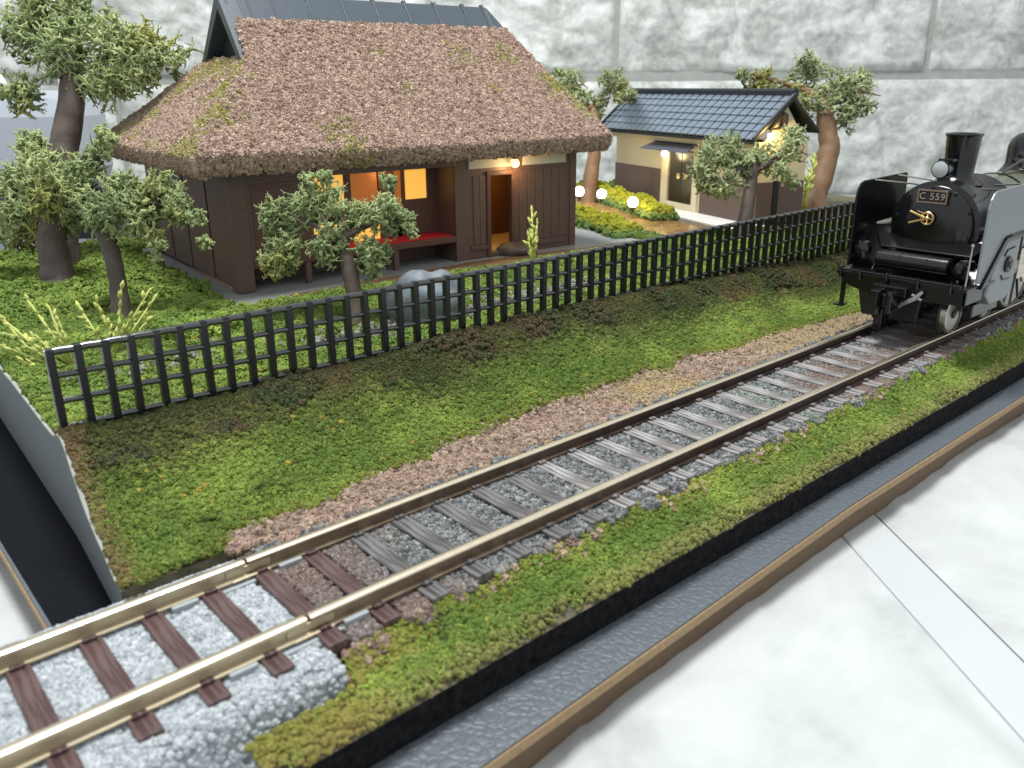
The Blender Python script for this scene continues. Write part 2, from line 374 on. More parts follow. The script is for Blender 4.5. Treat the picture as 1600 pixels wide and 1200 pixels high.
# ================================================================== BASE BOARD with leather top
base = empty('display_base', (0, 0, 0), 'flat display base with grey black leather top and raw wooden edge on white tiles', 'base board')
def board_poly(d): return [(.98+d, 3.35+d), (8.0, 3.60+d), (26, 3.62+d), (26, 20.2-d), (1.0+d, 20.2-d)]
def slab(name, d, z0, z1, mat, bev): q = MB(); q.hexa([(a, b, z0) for a, b in board_poly(d)], [(a, b, z1) for a, b in board_poly(d)]); return q.build(name, mat, base, bevel=bev)
slab('shaded_support', .07, ZF-.10, -.835, simple('shaded_board_brown', (.13, .085, .048), .7, bump=.2, bscale=30), 0)  # recessed strip under the board; the shade there is put into its darker brown
slab('wooden_board', 0, -.835, -.741, mdf, .008); slab('leather_sheet', .012, -.740, -.722, leatherm, .008)
b_ = MB(); b_.box((1.03, 6.4, -.721), (1.95, 20.0, -.715)); b_.build('black_paper_strip', black_leath_l, base)

# ================================================================== GROUND of the diorama
YS = np.array([3.90, 3.98, 4.30, 4.45, 6.4, 6.75, 7.4, 7.85, 8.1, 8.3, 8.6, 20.0])
ZS = np.array([-.44, -.40, -.34, -.23, -.22, -.20, .02, .27, .40, .41, .31, .30])
def hz(x, y):
    x = np.asarray(x, float); y = np.asarray(y, float)
    z = np.interp(y, YS, ZS)
    k = np.clip((x-9.5)/6, 0, 1); bank = np.interp(y, [6.6, 7.6, 8.2, 8.8], [0, 1, 1, 0])
    z = z - k*.27*bank - .05*bank*(fbm(x*.9, y*.9, 3, 2)-.5)*2
    z = z + (fbm(x*.8, y*.8, 77, 3)-.5)*.09*np.clip((y-9)/1, 0, 1)*(1-np.clip((y-11)/3, 0, 1)*.4)
    return z
def xl(y): return np.interp(y, [3.9, 6.0, 6.9, 8.4, 20], [1.55, 1.40, 1.50, 1.62, 2.1])
xs = np.concatenate([np.linspace(0, 1, 140)]); yy = np.concatenate([np.linspace(3.9, 9.2, 90), np.linspace(9.3, 19.2, 50)])
Tt, Yg = np.meshgrid(xs, yy, indexing='ij'); Xg = xl(Yg)+(24.2-xl(Yg))*Tt; Zg = hz(Xg, Yg)
# the grey track section lies in a notch at the left end
inn = (Xg < 2.25) & (Yg > 4.16) & (Yg < 6.28); Zg = np.where(inn, -.70, Zg)
top = np.stack([Xg, Yg, Zg], -1); gv = top.reshape(-1, 3).tolist(); n, m = Xg.shape; idx = np.arange(n*m).reshape(n, m)
gf = np.stack([idx[:-1, :-1], idx[1:, :-1], idx[1:, 1:], idx[:-1, 1:]], -1).reshape(-1, 4).tolist(); gm = [0]*len(gf)
def skirt(line, mi, flip):
    b = len(gv)
    for i in line: p = gv[i]; gv.append([p[0], p[1], min(p[2], -.5)-.0 if False else -.714])
    for q in range(len(line)-1):
        f = [line[q], line[q+1], b+q+1, b+q]; gf.append(f[::-1] if flip else f); gm.append(mi)
skirt(idx[0, :].tolist(), 1, False); skirt(idx[:, 0].tolist(), 2, True); skirt(idx[-1, :].tolist(), 1, True); skirt(idx[:, -1].tolist(), 1, False)
me = bpy.data.meshes.new('ground'); me.from_pydata(gv, [], gf); me.polygons.foreach_set('material_index', gm)
for q in (soil, foamside, blackside): me.materials.append(q)
me.update(); ground = tag(link('ground', me), kind='structure')
# ragged pale lip along the cut left edge
lp = MB()
ypts = np.arange(6.45, 19, .09)
pts = [(xl(y)+.008, y, float(hz(xl(y), y))-.004+.012*(vn(y*3, 0, 4)-.5)) for y in ypts]
lp.tube(pts, [.016+.014*float(vn(y*2.1, 2, 8)) for y in ypts], 6)
tag(lp.build('ground_edge', foamedge, smooth=True), kind='structure')

# house frame
HA = math.radians(-4.5); HO = np.array([5.4514, 12.7966, 0]); HU = np.array([math.cos(HA), math.sin(HA), 0]); HW = np.array([-math.sin(HA), math.cos(HA), 0])
def hloc(x, y): q0 = x-HO[0]; q1 = y-HO[1]; return q0*HU[0]+q1*HU[1], q0*HW[0]+q1*HW[1]
SHC = np.array([17.30, 11.12, 0]); SHA = math.radians(73); SD = np.array([math.cos(SHA), math.sin(SHA), 0]); SE = np.array([math.sin(SHA), -math.cos(SHA), 0])
def sloc(x, y): q0 = x-SHC[0]; q1 = y-SHC[1]; return q0*SD[0]+q1*SD[1], q0*SE[0]+q1*SE[1]

def house_pt(u, w, z): p = HO+HU*u+HW*w; return (p[0], p[1], z)
pv = MB(); poly = [(-.42, -.95), (4.2, -.75), (8.6, -.85), (8.8, .6), (8.2, 5.4), (-.35, 5.4)]
pv.hexa([house_pt(a, b, .2) for a, b in poly], [house_pt(a, b, .352) for a, b in poly])
tag(pv.build('pavement', pad_g, bevel=.02), kind='structure')
ss = MB(); poly = [(.6, -1.05), (8.7, -.95), (8.75, -.50), (4.4, -.20), (.6, -.55)]; ss.hexa([house_pt(a, b, .22) for a, b in poly], [house_pt(a, b, .357) for a, b in poly]); tag(ss.build('soil_strip', path_soil, bevel=.004), kind='structure')
def shed_pt(l, e, z): p = SHC+SD*l+SE*e; return (p[0], p[1], z)
pth = MB(); poly = [(-.6, -2.9), (-.6, -1.0), (6.8, -1.25), (6.8, -2.75)]
pth.hexa([shed_pt(a, b, .2) for a, b in poly], [shed_pt(a, b, .335) for a, b in poly])
path = tag(pth.build('garden_path', path_soil), kind='structure')
for i in range(22):
    l0 = -.45+i*.32; b_ = MB(); j = random.uniform(-.05, .05)
    b_.hexa([shed_pt(l0, -2.78+j, .33), shed_pt(l0+.29, -2.78+j, .33), shed_pt(l0+.29, -1.25+j, .33), shed_pt(l0, -1.25+j, .33)],
            [shed_pt(l0, -2.78+j, .352+.012*random.random()), shed_pt(l0+.29, -2.78+j, .352+.012*random.random()), shed_pt(l0+.29, -1.25+j, .36), shed_pt(l0, -1.25+j, .36)])
    b_.build('path_plank', plankm, path, bevel=.008)
sp_ = MB(); poly = [(-.25, -.8), (4.0, -.75), (4.0, .2), (-.25, .2)]
sp_.hexa([shed_pt(a, b, .2) for a, b in poly], [shed_pt(a, b, .366) for a, b in poly])
tag(sp_.build('pale_doorstep', plaster, bevel=.02), 'pale narrow stone step along the storehouse front below the double door', 'step')

# ------------------------------------------------------------------ turf, gravel
def near_gravel(x): return np.interp(x, [2.2, 3.9, 5.7, 8.3, 12.2, 25], [4.44, 4.44, 4.46, 4.50, 4.52, 4.52])+(vn(x*2.2, 1, 5)-.5)*.14
def far_gravel(x): return np.interp(x, [1.4, 2.2, 2.5, 4.9, 7.2, 10.4, 13.3, 25], [6.22, 6.28, 6.46, 6.72, 6.86, 6.76, 6.48, 6.48])+(vn(x*2.4, 9, 6)-.5)*.16
G_dark = np.array([.045, .065, .018]); G_mid = np.array([.115, .175, .034]); G_hi = np.array([.25, .325, .066]); G_yel = np.array([.32, .27, .05]); TAN = np.array([.27, .165, .09]); OLIVE = np.array([.085, .075, .030])
def greens(x, y, s=1.0):
    t = fbm(x*1.7, y*1.7, 12, 3); r = RNG.random(len(x))
    c = mixc(G_mid[None], G_hi[None], (t-.35)*1.8+(r-.5)*.7); c = mixc(c, G_dark[None], (.42-fbm(x*2.3, y*2.3, 50, 3))*2.5+(RNG.random(len(x))-.7)*.6)
    rr = RNG.random(len(x)); k = rr > .985; c[k] = G_yel*(.8+.4*RNG.random((k.sum(), 1))); return c
def turf(name, zone, spacing, size, colf, thick=.012, mat=foam, amp=.6, parent=None, layers=1, pile=2.2):
    x0, x1, y0, y1, test = zone; PX, PY = [], []
    for _ in range(layers):
        a, b = jitter_grid(x0, x1, y0, y1, spacing); PX.append(a); PY.append(b)
    x = np.concatenate(PX); y = np.concatenate(PY); k = test(x, y); x, y = x[k], y[k]; z = hz(x, y); k = seen(x, y, z, 60); x, y, z = x[k], y[k], z[k]
    r = RNG.random(len(x)); sc = size*(.5+1.15*r**2.2); cl = colf(x, y)
    P = np.stack([x, y, z+thick+RNG.random(len(x))**1.5*size*pile*(.5+fbm(x*9, y*9, 40, 2))], -1); return scatter(name, P, sc, cl, mat, parent, amp)
def off_tie(x, m): return np.abs(((x-3.20)/.4345+.5) % 1-.5)*.4345 > m
# front strip
def front_col(x, y):
    c = greens(x, y); t = (y-(near_gravel(x)-.14))/.2+(RNG.random(len(x))-.5)*.8; c = mixc(c, G_yel[None]*.9, np.clip(t, 0, 1)*.55)
    t2 = (4.1-y)/.14+(RNG.random(len(x))-.5); c = mixc(c, np.array([[.26, .22, .09]]), np.clip(t2, 0, 1)*.6)
    b = fbm(x*1.1, y*3, 91, 2); c = mixc(c, np.array([[.27, .20, .055]]), np.clip((2.7-x)/.9+(b-.5)*4+(RNG.random(len(x))-.5)*1.2, 0, 1)*.55); return c*1.06
turf('front_grass', (1.5, 25, 3.905, 4.85, lambda x, y: (y < near_gravel(x)+(RNG.random(len(x))-.5)*.1) & (RNG.random(len(x)) < np.clip((y-3.86)/.16+(fbm(x*2.5, y*4, 63, 2)-.5)*1.4, .12, 1)) & ~((x < 2.3) & (y > 4.2))), .030, .0200, front_col, thick=.006, layers=4)
# embankment
def bank_col(x, y):
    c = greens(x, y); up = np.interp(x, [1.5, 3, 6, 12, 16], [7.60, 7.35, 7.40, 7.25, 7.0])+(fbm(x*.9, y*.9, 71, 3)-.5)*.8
    t = (y-up)/.5+(RNG.random(len(x))-.5)*.7; d = mixc(OLIVE[None]*np.array([1., 1.15, .95]), np.array([[.045, .058, .018]]), (fbm(x*1.3, y*1.3, 33, 3)-.35)*3)  # brown-olive flock of the upper bank, deepened to paint in the slope's shade
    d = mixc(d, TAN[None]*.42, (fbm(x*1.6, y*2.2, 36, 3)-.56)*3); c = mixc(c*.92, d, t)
    lo = np.clip((far_gravel(x)+.15-y)/.2+(RNG.random(len(x))-.6), 0, 1); c = mixc(c, G_yel[None]*.7, lo*.5)
    e = np.clip((xl(y)+.22-x)/.2+(RNG.random(len(x))-.5)*.8, 0, 1); return mixc(c, TAN[None]*.75, e*.75)
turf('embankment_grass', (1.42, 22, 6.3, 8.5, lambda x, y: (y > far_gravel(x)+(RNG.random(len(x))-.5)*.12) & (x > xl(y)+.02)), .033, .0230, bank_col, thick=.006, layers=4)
# rough dark weeds on the crest
x, y = jitter_grid(1.7, 20, 7.7, 8.42, .034); k = (fbm(x*1.6, y*1.6, 19, 2) > .46); x, y = x[k], y[k]; z = hz(x, y)
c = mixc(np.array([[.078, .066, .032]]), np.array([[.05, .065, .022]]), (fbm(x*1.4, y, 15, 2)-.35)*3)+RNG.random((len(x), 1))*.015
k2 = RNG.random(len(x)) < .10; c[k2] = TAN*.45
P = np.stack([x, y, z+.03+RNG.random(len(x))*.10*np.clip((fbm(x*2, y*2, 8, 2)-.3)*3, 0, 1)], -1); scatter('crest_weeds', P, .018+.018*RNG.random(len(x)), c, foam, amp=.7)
def fibre_col(x, y):
    c = greens(x, y)*1.25; return mixc(c, np.array([[.30, .30, .08]]), RNG.random(len(x))*.6)
def fibres(name, x0, x1, y0, y1, test, sp, size):
    x, y = jitter_grid(x0, x1, y0, y1, sp); k = test(x, y) & (fbm(x*3, y*3, 93, 2) > .42); x, y = x[k], y[k]; z = hz(x, y); k = seen(x, y, z, 40); x, y, z = x[k], y[k], z[k]
    dark = np.clip((y-7.25)/.5, 0, 1)*(y > 6); c = mixc(fibre_col(x, y), OLIVE[None]*1.2, dark*.9)
    scatter(name, np.stack([x, y, z+.02+.03*RNG.random(len(x))], -1), size*(.6+.8*RNG.random(len(x))), c, foam, None, .3, 2, 4.5)
fibres('front_grass_fibres', 1.6, 16, 3.93, 4.6, lambda x, y: (y < near_gravel(x)+.04) & ~((x < 2.3) & (y > 4.2)), .030, .0065)
fibres('bank_grass_fibres', 1.5, 16, 6.4, 8.3, lambda x, y: (y > far_gravel(x)) & (x > xl(y)+.03), .034, .0068)
# brown gravel shoulders
def gcol(x, y):
    c = mixc(np.array([[.21, .135, .10]]), np.array([[.40, .29, .215]]), RNG.random(len(x))); c = mixc(c, np.array([[.34, .26, .11]]), (fbm(x*1.2, y*2, 23, 2)-.60)*4*np.clip((x-4)/2, 0, 1)); 
    c = mixc(c, np.array([[.33, .25, .12]]), np.clip((x-9.5)/3, 0, .6)); d = RNG.random(len(x)) < .12; c[d] *= .45; return c
turf('brown_gravel', (2.3, 24, 5.98, 7.4, lambda x, y: (y < far_gravel(x)+.04+(RNG.random(len(x))-.5)*.14) & (y > 5.98+(vn(x*3, 3, 2)-.5)*.16) & (y > 5.98) & ~((x < 2.6) & (y < 6.2))), .034, .0235, gcol, .006, stonem, .5, layers=3, pile=1.0)
turf('front_brown_gravel', (2.2, 24, 4.2, 4.7, lambda x, y: (y > near_gravel(x)-.06+(RNG.random(len(x))-.5)*.1) & (y < 4.50+(vn(x*3.1, 7, 2)-.5)*.2) & (off_tie(x, .09) | (y < 4.45) & (RNG.random(len(x)) < .5))), .042, .030, gcol, .008, stonem, .5, layers=2, pile=1.0)
# dark glued ballast between the sleepers
def bcol(x, y):
    c = mixc(np.array([[.06, .063, .063]]), np.array([[.27, .28, .28]]), RNG.random(len(x))**1.3); b = fbm(x*.8, y*.8, 44, 2)
    c = mixc(c, np.array([[.17, .12, .10]]), (b-.52)*5); m = np.clip(1-np.abs(x-8.7)/.5, 0, 1)*(RNG.random(len(x)) < .6); c = mixc(c, np.array([[.20, .24, .19]]), m*.9); return c
turf('track_ballast', (2.28, 23, 4.36, 6.1, lambda x, y: (x > 2.2) & off_tie(x, .103) & (y > 4.42+(vn(x*3, 2, 2)-.5)*.12)), .030, .0205, bcol, .052, wetm, .45, layers=3, pile=.6)
# garden grass
def in_house_pad(x, y): u, w = hloc(x, y); return (u > -.36) & (w > -.85) & (u < 8.55) & (w < 5.3)
def in_path(x, y): l, e = sloc(x, y); return (l > -.6) & (l < 6.8) & (e > -2.8) & (e < 2)
def pebbly(x, y): return np.clip((x-4.6)/.6, 0, 1)*np.clip((11.5-x)/1.5, 0, 1)*np.exp(-((y-9.45)/.34)**2)+.8*np.exp(-(((x-3.35)/.75)**2+((y-10.0)/.38)**2))
def gar_ok(x, y): return (x > xl(y)+.04) & ~in_house_pad(x, y) & ~in_path(x, y) & (RNG.random(len(x)) > pebbly(x, y)*1.1)
def gar_col(x, y):
    c = greens(x, y); c = mixc(c, np.array([[.15, .22, .05]]), .25+0*x); u, w = hloc(x, y); return c
turf('garden_grass', (1.6, 19, 8.35, 13.2, gar_ok), .05, .036, gar_col, layers=3)
turf('back_garden_grass', (1.6, 6.2, 13.2, 19.2, gar_ok), .085, .062, gar_col, layers=2)
turf('side_garden_grass', (13.6, 24, 13.2, 19.0, gar_ok), .11, .08, gar_col)
def peb(x, y):
    return mixc(np.array([[.12, .125, .10]]), np.array([[.27, .265, .22]]), RNG.random(len(x)))
turf('garden_pebbles', (1.8, 11.5, 8.6, 10.6, lambda x, y: (RNG.random(len(x)) < pebbly(x, y)*.65) & ~in_house_pad(x, y)), .07, .04, peb, .01, stonem, .45, layers=2)
turf('bush_turf', (2.6, 5.0, 9.6, 12.6, lambda x, y: ((x-4.05)/.55)**2+((y-11.0)/.42)**2 < 1), .06, .055, lambda x, y: greens(x, y)*1.15, .10, layers=2)

# ================================================================== TRACK
TC = 5.23; RY = (4.73, 5.73)
def rail_mesh(x0, x1, side, topm, name):
    prof = [(a_, z_*.70) for a_, z_ in [(-.070, -.19), (.070, -.19), (.070, -.168), (.018, -.150), (.018, -.062), (.042, -.052), (.042, -.026), (.038, -.012), (.026, -.003), (.010, 0), (-.010, 0), (-.026, -.003), (-.038, -.012), (-.042, -.026), (-.042, -.052), (-.018, -.062), (-.018, -.150), (-.070, -.168)]]
    b = MB(); n = max(2, int((x1-x0)/.5)); ring = len(prof)
    for i in range(n+1):
        x = x0+(x1-x0)*i/n; b.v += [(x, p[0], p[1]) for p in prof]
    for i in range(n):
        for j in range(ring):
            j2 = (j+1) % ring; b.f.append((i*ring+j, i*ring+j2, (i+1)*ring+j2, (i+1)*ring+j)); b.mi.append(1 if 6 <= j <= 12 else 0)
    b.f.append(tuple(reversed(range(ring)))); b.mi.append(0); b.f.append(tuple(range(n*ring, (n+1)*ring))); b.mi.append(0)
    return b.mesh(name, [side, topm])
def sleeper_mesh(mat, hw=.077):
    b = MB(); b.box((-hw, -.765, -.25), (hw, .765, -.134))
    for ry in (-.5, .5):
        for s in (-1, 1):
            b.box((-.045, ry+s*.067-.024, -.134), (.045, ry+s*.067+.024, -.104))
    return b.mesh('sleeper', mat)
SLM = {k: sleeper_mesh(m, .077 if k == 'b' else .088) for k, m in dict(b=tie_brown, g=tie_grey, w=tie_white).items()}
trackA = empty('track_section', (0, 0, 0), 'grey plastic ballast track piece with plain brown sleepers jutting past the end of the diorama', 'railway track')
trackB = empty('track_section', (0, 0, 0), 'weathered railway track set in dark gravel running through the diorama under the locomotive', 'railway track')
for ry in RY:
    link('rail', rail_mesh(-2.5, 2.205, railmetal, railtop, 'rail'), trackA, 0, (0, ry, 0), True)
    link('rail', rail_mesh(2.235, 25, railside, railtop, 'rail'), trackB, 0, (0, ry, 0), True)
for i in range(-12, 52):
    xc = 3.20+.4345*i
    if xc < -2.4: continue
    A = xc < 2.1; typ = 'b' if i <= -1 else ('g' if i in (0, 1, 2, 3, 4) else 'w')
    o = link('sleeper', SLM[typ], trackA if A else trackB, .007, (xc+random.uniform(-.012, .012), TC+random.uniform(-.01, .01), random.uniform(-.006, .004) if not A else 0))
    o.rotation_euler.z = random.uniform(-.012, .012)
rb = MB(); prof = [(-1.10, -.72), (-.90, -.25), (-.80, -.19), (.80, -.19), (.90, -.25), (1.10, -.72)]
rb.prism([(TC+a, z) for a, z in prof], 'x', -2.6, 2.22); rb.build('roadbed', roadbed_m, trackA, bevel=.02)
# moulded ballast texture of the grey piece: pebbles half sunk in it
x, t = RNG.uniform(-1.2, 2.25, 15000), RNG.uniform(-1.0, 1.0, 15000)
yb = TC+t*1.09; zb = np.interp(np.abs(t*1.09), [0, .80, .90, 1.10], [-.188, -.188, -.25, -.72]); k = seen(x, yb, zb, 40)
cc = mixc(np.array([[.27, .30, .32]]), np.array([[.50, .53, .55]]), RNG.random(k.sum()))
scatter('ballast_pebbles', np.stack([x, yb, zb], -1)[k], .020+.014*RNG.random(k.sum()), cc, wetm, trackA, .4)
for ry, pn in ((RY[0], 'joiner'), (RY[1], 'joiner')):
    j = MB()
    for s in (-1, 1): j.box((2.05, ry+s*.024-.008, -.107), (2.42, ry+s*.024+.008, -.046))
    j.box((2.08, ry-.078, -.137), (2.40, ry+.078, -.115)); j.build('rail_joiner', railmetal, trackA, bevel=.006)
    for (xa, xb, zz) in ((1.60, 1.80, -.12), (1.88, 2.46, -.15), (2.46, 2.66, -.11)):
        c_ = MB(); c_.box((xa, ry-.115, -.19), (xb, ry-.071, zz)); c_.build('joiner_clip', greyplas, trackA, bevel=.008)

# ================================================================== LATTICE FENCE
fence = empty('lattice_fence', (1.675, 8.3, 0), 'long glossy black lattice fence on the grass bank between garden and track', 'fence')
pm = MB(); pm.box((-.036, -.036, -1.18), (.036, .046, .004)); pm = pm.mesh('fence_post', blackp)
tops = MB(); tops.tube([(-.118, 0, 0), (-.04, 0, .006), (.04, 0, .006), (.118, 0, 0)], .036, 8)
FP = .2390
for i in range(64):
    o = link('fence_post', pm, fence, .010, (i*FP+random.uniform(-.006, .006), random.uniform(-.004, .004), 1.25+random.uniform(-.006, .004))); o.rotation_euler.y = random.uniform(-.014, .014)
for zr, rr in ((1.218, .038), (.985, .031), (.735, .031), (.475, .031)):
    b_ = MB(); b_.tube([(-.04+k*.5*FP, .004, zr+(.004 if k % 2 else -.004)) for k in range(128)], rr, 12); b_.build('fence_rail', blackgl, fence, smooth=True)

# ================================================================== FARMHOUSE
house = empty('farmhouse', (HO[0], HO[1], 0), 'brown wooden farmhouse with thatched hip roof and black ridge cap', 'house', HA)
Z0 = .353
def hb(name, a, b, mat, bevel=.012): q = MB(); q.box(a, b); return q.build(name, mat, house, bevel=bevel)
# left side wall: boards with dark gaps, and corner pillars
hb('corner_pillar', (-.03, -.04, Z0), (.26, .24, 2.24), brown); hb('corner_pillar', (6.93, -.03, Z0), (7.08, .2, 2.24), brown)
hb('corner_pillar', (-.02, 4.4, Z0), (.2, 4.62, 2.24), brown)
for a, b in ((.26, 1.04), (1.13, 2.24), (2.34, 3.33), (3.43, 4.39)):
    q = MB(); q.box((0, a, .40), (.07, b, 2.24))
    hb('wall_board', (-.012, a, .42), (.06, b, 2.24), brown, .01)
hb('wall_backing', (.075, .24, .44), (.12, 4.4, 2.24), blackbox)
hb('back_wall', (0, 4.55, Z0), (7.05, 4.63, 2.24), brown)
hb('right_wall', (6.98, .2, Z0), (7.06, 4.55, 2.24), brown)
# shutter box, lintel, veranda
hb('shutter_box', (.26, 0, .80), (1.36, .30, 2.14), brown); hb('shutter_board', (.34, -.012, .86), (1.30, 0.003, 2.06), brown2)
hb('lintel', (.26, -.02, 2.10), (4.18, .10, 2.26), brown)
hb('veranda_floor', (.26, .0, .72), (4.17, .66, .835), brown2)
hb('red_carpet', (1.5, .04, .837), (4.12, .57, .858), red, .006)
for u in (1.22, 2.9): hb('veranda_post', (u-.05, .02, Z0), (u+.05, .12, .72), brown)
hb('underfloor_wall', (.26, .75, Z0), (4.17, .80, .74), brown)
# veranda back wall with lit openings
bw = MB()
W0 = .62
cols = [(1.36, 1.42), (2.27, 2.39), (2.92, 3.24), (3.46, 3.48), (3.95, 4.18)]
hb('veranda_wall', (3.46, W0, .84), (4.19, W0+.05, 1.50), brown2); hb('veranda_wall', (3.94, W0, 1.50), (4.19, W0+.05, 2.24), brown2)
for a, b in ((1.34, 1.42), (2.25, 2.38), (2.92, 3.24), (3.40, 3.47)): hb('veranda_jamb', (a, W0-.02, .84), (b, W0+.06, 2.24), brown2)
hb('veranda_header', (1.34, W0-.01, 2.10), (4.19, W0+.055, 2.24), brown2)
hb('paper_pane', (3.47, W0+.02, 1.50), (3.94, W0+.035, 2.10), pane_y, 0); hb('paper_pane', (1.42, W0+.02, 1.05), (2.25, W0+.035, 2.10), pane_y, 0)
hb('paper_pane', (2.38, W0+.02, 1.30), (2.92, W0+.035, 2.10), pane_a, 0); hb('paper_pane', (3.24, W0+.02, 1.30), (3.40, W0+.035, 2.10), pane_a, 0)
hb('paper_pane', (2.38, W0+.02, .84), (2.92, W0+.035, 1.30), pane_y, 0); hb('veranda_wall', (1.42, W0, .84), (2.25, W0+.05, 1.05), brown2)
# right block with doorway
hb('room_wall', (4.17, 0.02, Z0), (4.24, 3.0, 2.24), brown)
hb('front_wall', (4.17, 0, Z0), (4.86, .07, 2.24), brown); hb('front_wall', (5.53, 0, Z0), (6.95, .07, 2.24), brown)
hb('door_header', (4.86, 0, 1.92), (5.53, .07, 2.24), brown)
for a, b in ((4.86, 4.95), (5.44, 5.53)): hb('door_jamb', (a, -.035, Z0), (b, .075, 1.96), brown2)
hb('door_lintel', (4.86, -.04, 1.88), (5.53, .075, 1.965), brown2); hb('threshold', (4.95, -.03, Z0), (5.44, .07, .44), brown)
for i in range(2): hb('wall_board', (4.56+i*.145, -.018, .62), (4.56+i*.145+.138, .01, 1.90), brown, .006)
hb('skirting', (4.5, -.03, .52), (4.86, .01, .61), brown, .006); hb('skirting', (5.62, -.03, .46), (6.83, .01, .56), brown, .006)
for i in range(6): hb('wall_board', (5.64+i*.2, -.018, .57), (5.64+i*.2+.19, .01, 1.95), brown, .006)
hb('plaster_strip', (4.47, -.022, 2.03), (5.50, .01, 2.22), plaster, .006); hb('plaster_strip', (5.72, -.022, 2.03), (6.80, .01, 2.22), plaster, .006)
# lit room inside
hb('room_floor', (4.24, .07, .42), (6.98, 2.6, .47), cream_in, 0); hb('room_back_wall', (4.24, 1.5, .47), (6.98, 1.56, 2.24), inner_brown, 0)
hb('sliding_door', (5.50, .10, .47), (6.4, .14, 1.95), inner_brown, .006)
# ridge, roof
U0, U1, V0, V1 = -.62, 7.52, -.55, 5.05; RC = 2.2; ZE = 2.50; ZT = 4.52
TG = .71; UG = .97
def roofsurf(s, t, side):
    """s along the eave 0..1, t up the slope 0..1; the left hip ends below an open gable"""
    s = np.asarray(s, float); t = np.asarray(t, float)
    ul = np.where(t < TG, U0+(UG-U0)*t/TG, UG+(1.05-UG)*(t-TG)/(1-TG)); ur = U1+(6.70-U1)*t
    vf = V0+(RC-.36-V0)*t; vb = V1+(RC+.36-V1)*t
    if side == 'f': x, y = ul+(ur-ul)*s, vf
    elif side == 'b': x, y = ur+(ul-ur)*s, vb
    elif side == 'l': x, y = ul, vb+(vf-vb)*s
    else: x, y = ur, vf+(vb-vf)*s
    z = ZE+(ZT-ZE)*t-.05*np.sin(PI*t)+.02*np.sin(5*s+2)*(1-t); return np.stack([x, y, z], -1)
roof = MB(); roof.hexa([(U0+.14, V0+.14, 2.235), (U1-.14, V0+.14, 2.235), (U1-.14, V1-.14, 2.235), (U0+.14, V1-.14, 2.235)], [(U0, V0, ZE), (U1, V0, ZE), (U1, V1, ZE), (U0, V1, ZE)])
def lvl(t, dz):
    q = [roofsurf(np.array(a), np.array(t), b) for a, b in ((0., 'f'), (1., 'f'), (0., 'b'), (1., 'b'))]; return [(p[0], p[1], p[2]-dz) for p in q]
l0, l1, l2 = lvl(0., 0), lvl(TG, .02), lvl(1., .03)
roof.hexa(l0, l1); roof.hexa([(p[0]+(.30 if i in (0, 3) else 0), p[1], p[2]) for i, p in enumerate(l1)], [(p[0]+(.27 if i in (0, 3) else 0), p[1], p[2]) for i, p in enumerate(l2)])
thatch_base = simple('thatch_base', (.10, .068, .052), .9, bump=.5, bscale=15)
roofo = roof.build('roof', thatch_base, house)
PT = []; PS = []
for side, n in (('f', 26000), ('l', 12000), ('r', 10000), ('b', 1500)):
    s = RNG.random(n); t = 1-np.sqrt(1-RNG.random(n)*(1-(.62 if side in 'fb' else .15)**2)) if side in 'fb' else 1-np.sqrt(1-RNG.random(n)*.97)
    t = np.clip(t*(1/(t.max())), 0, 1)
    if side == 'l': t = t*TG
    P = roofsurf(s, t, side); PT.append(P); PS.append(np.full(n, 'flrb'.index(side)))
# eave edge
n = 9000; per = RNG.random(n); q = RNG.random(n)
ed = np.where((per < .33)[:, None], np.stack([U0+(U1-U0)*q, np.full(n, V0)], -1), np.where((per < .66)[:, None], np.stack([np.full(n, U0), V0+(V1-V0)*q], -1), np.stack([np.full(n, U1), V0+(V1-V0)*q], -1)))
ez = 2.25+.27*RNG.random(n); inn_ = .16*(1-np.sqrt(np.clip(1-((ZE-ez)/.27)**2, 0, 1))); cen = np.array([3.4, 2.2]); dirn = ed-cen; ed = ed-np.sign(dirn)*inn_[:, None]
PT.append(np.concatenate([ed, (ez-.02)[:, None]], -1)); PS.append(np.full(n, 4))
P = np.concatenate(PT); S = np.concatenate(PS); N = len(P); r = RNG.random(N)
tc = mixc(np.array([[.27, .185, .145]]), np.array([[.52, .385, .305]]), r**1.1); tc = mixc(tc, np.array([[.12, .078, .06]]), (RNG.random(N)-.75)*2.5)
f1 = fbm(P[:, 0]*1.1, P[:, 1]*1.1+P[:, 2]*.8, 61, 3); moss = np.clip((f1-.70)*7, 0, 1)*.3
moss = np.where(S == 1, np.clip((f1-.43)*3, 0, .6), moss); moss = np.where((S == 4), moss*.6, moss)
for (pu, pw, pr, pa) in ((-.05, .3, .30, .9), (.45, .95, .28, 1.0), (7.0, .6, .28, .8), (7.3, 0.1, .25, .6), (6.2, 1.3, .25, .6), (3.6, .55, .10, .7), (1.9, -.45, .35, .5), (5.2, 1.2, .3, .35)):
    moss = np.maximum(moss, pa*np.exp(-((P[:, 0]-pu)**2+(P[:, 1]-pw)**2)/pr**2))
mcol = mixc(np.array([[.26, .21, .07]]), np.array([[.25, .28, .07]]), RNG.random(N)); k = RNG.random(N) < moss; tc[k] = mcol[k]*(.8+.4*RNG.random((k.sum(), 1)))
P[:, 2] += .01+RNG.random(N)*.035
scatter('thatch', P, (.031+.027*RNG.random(N)**1.4)*np.where(S == 4, .72, 1), tc, thatchm, roofo, .75, 3, 1, 2.4)
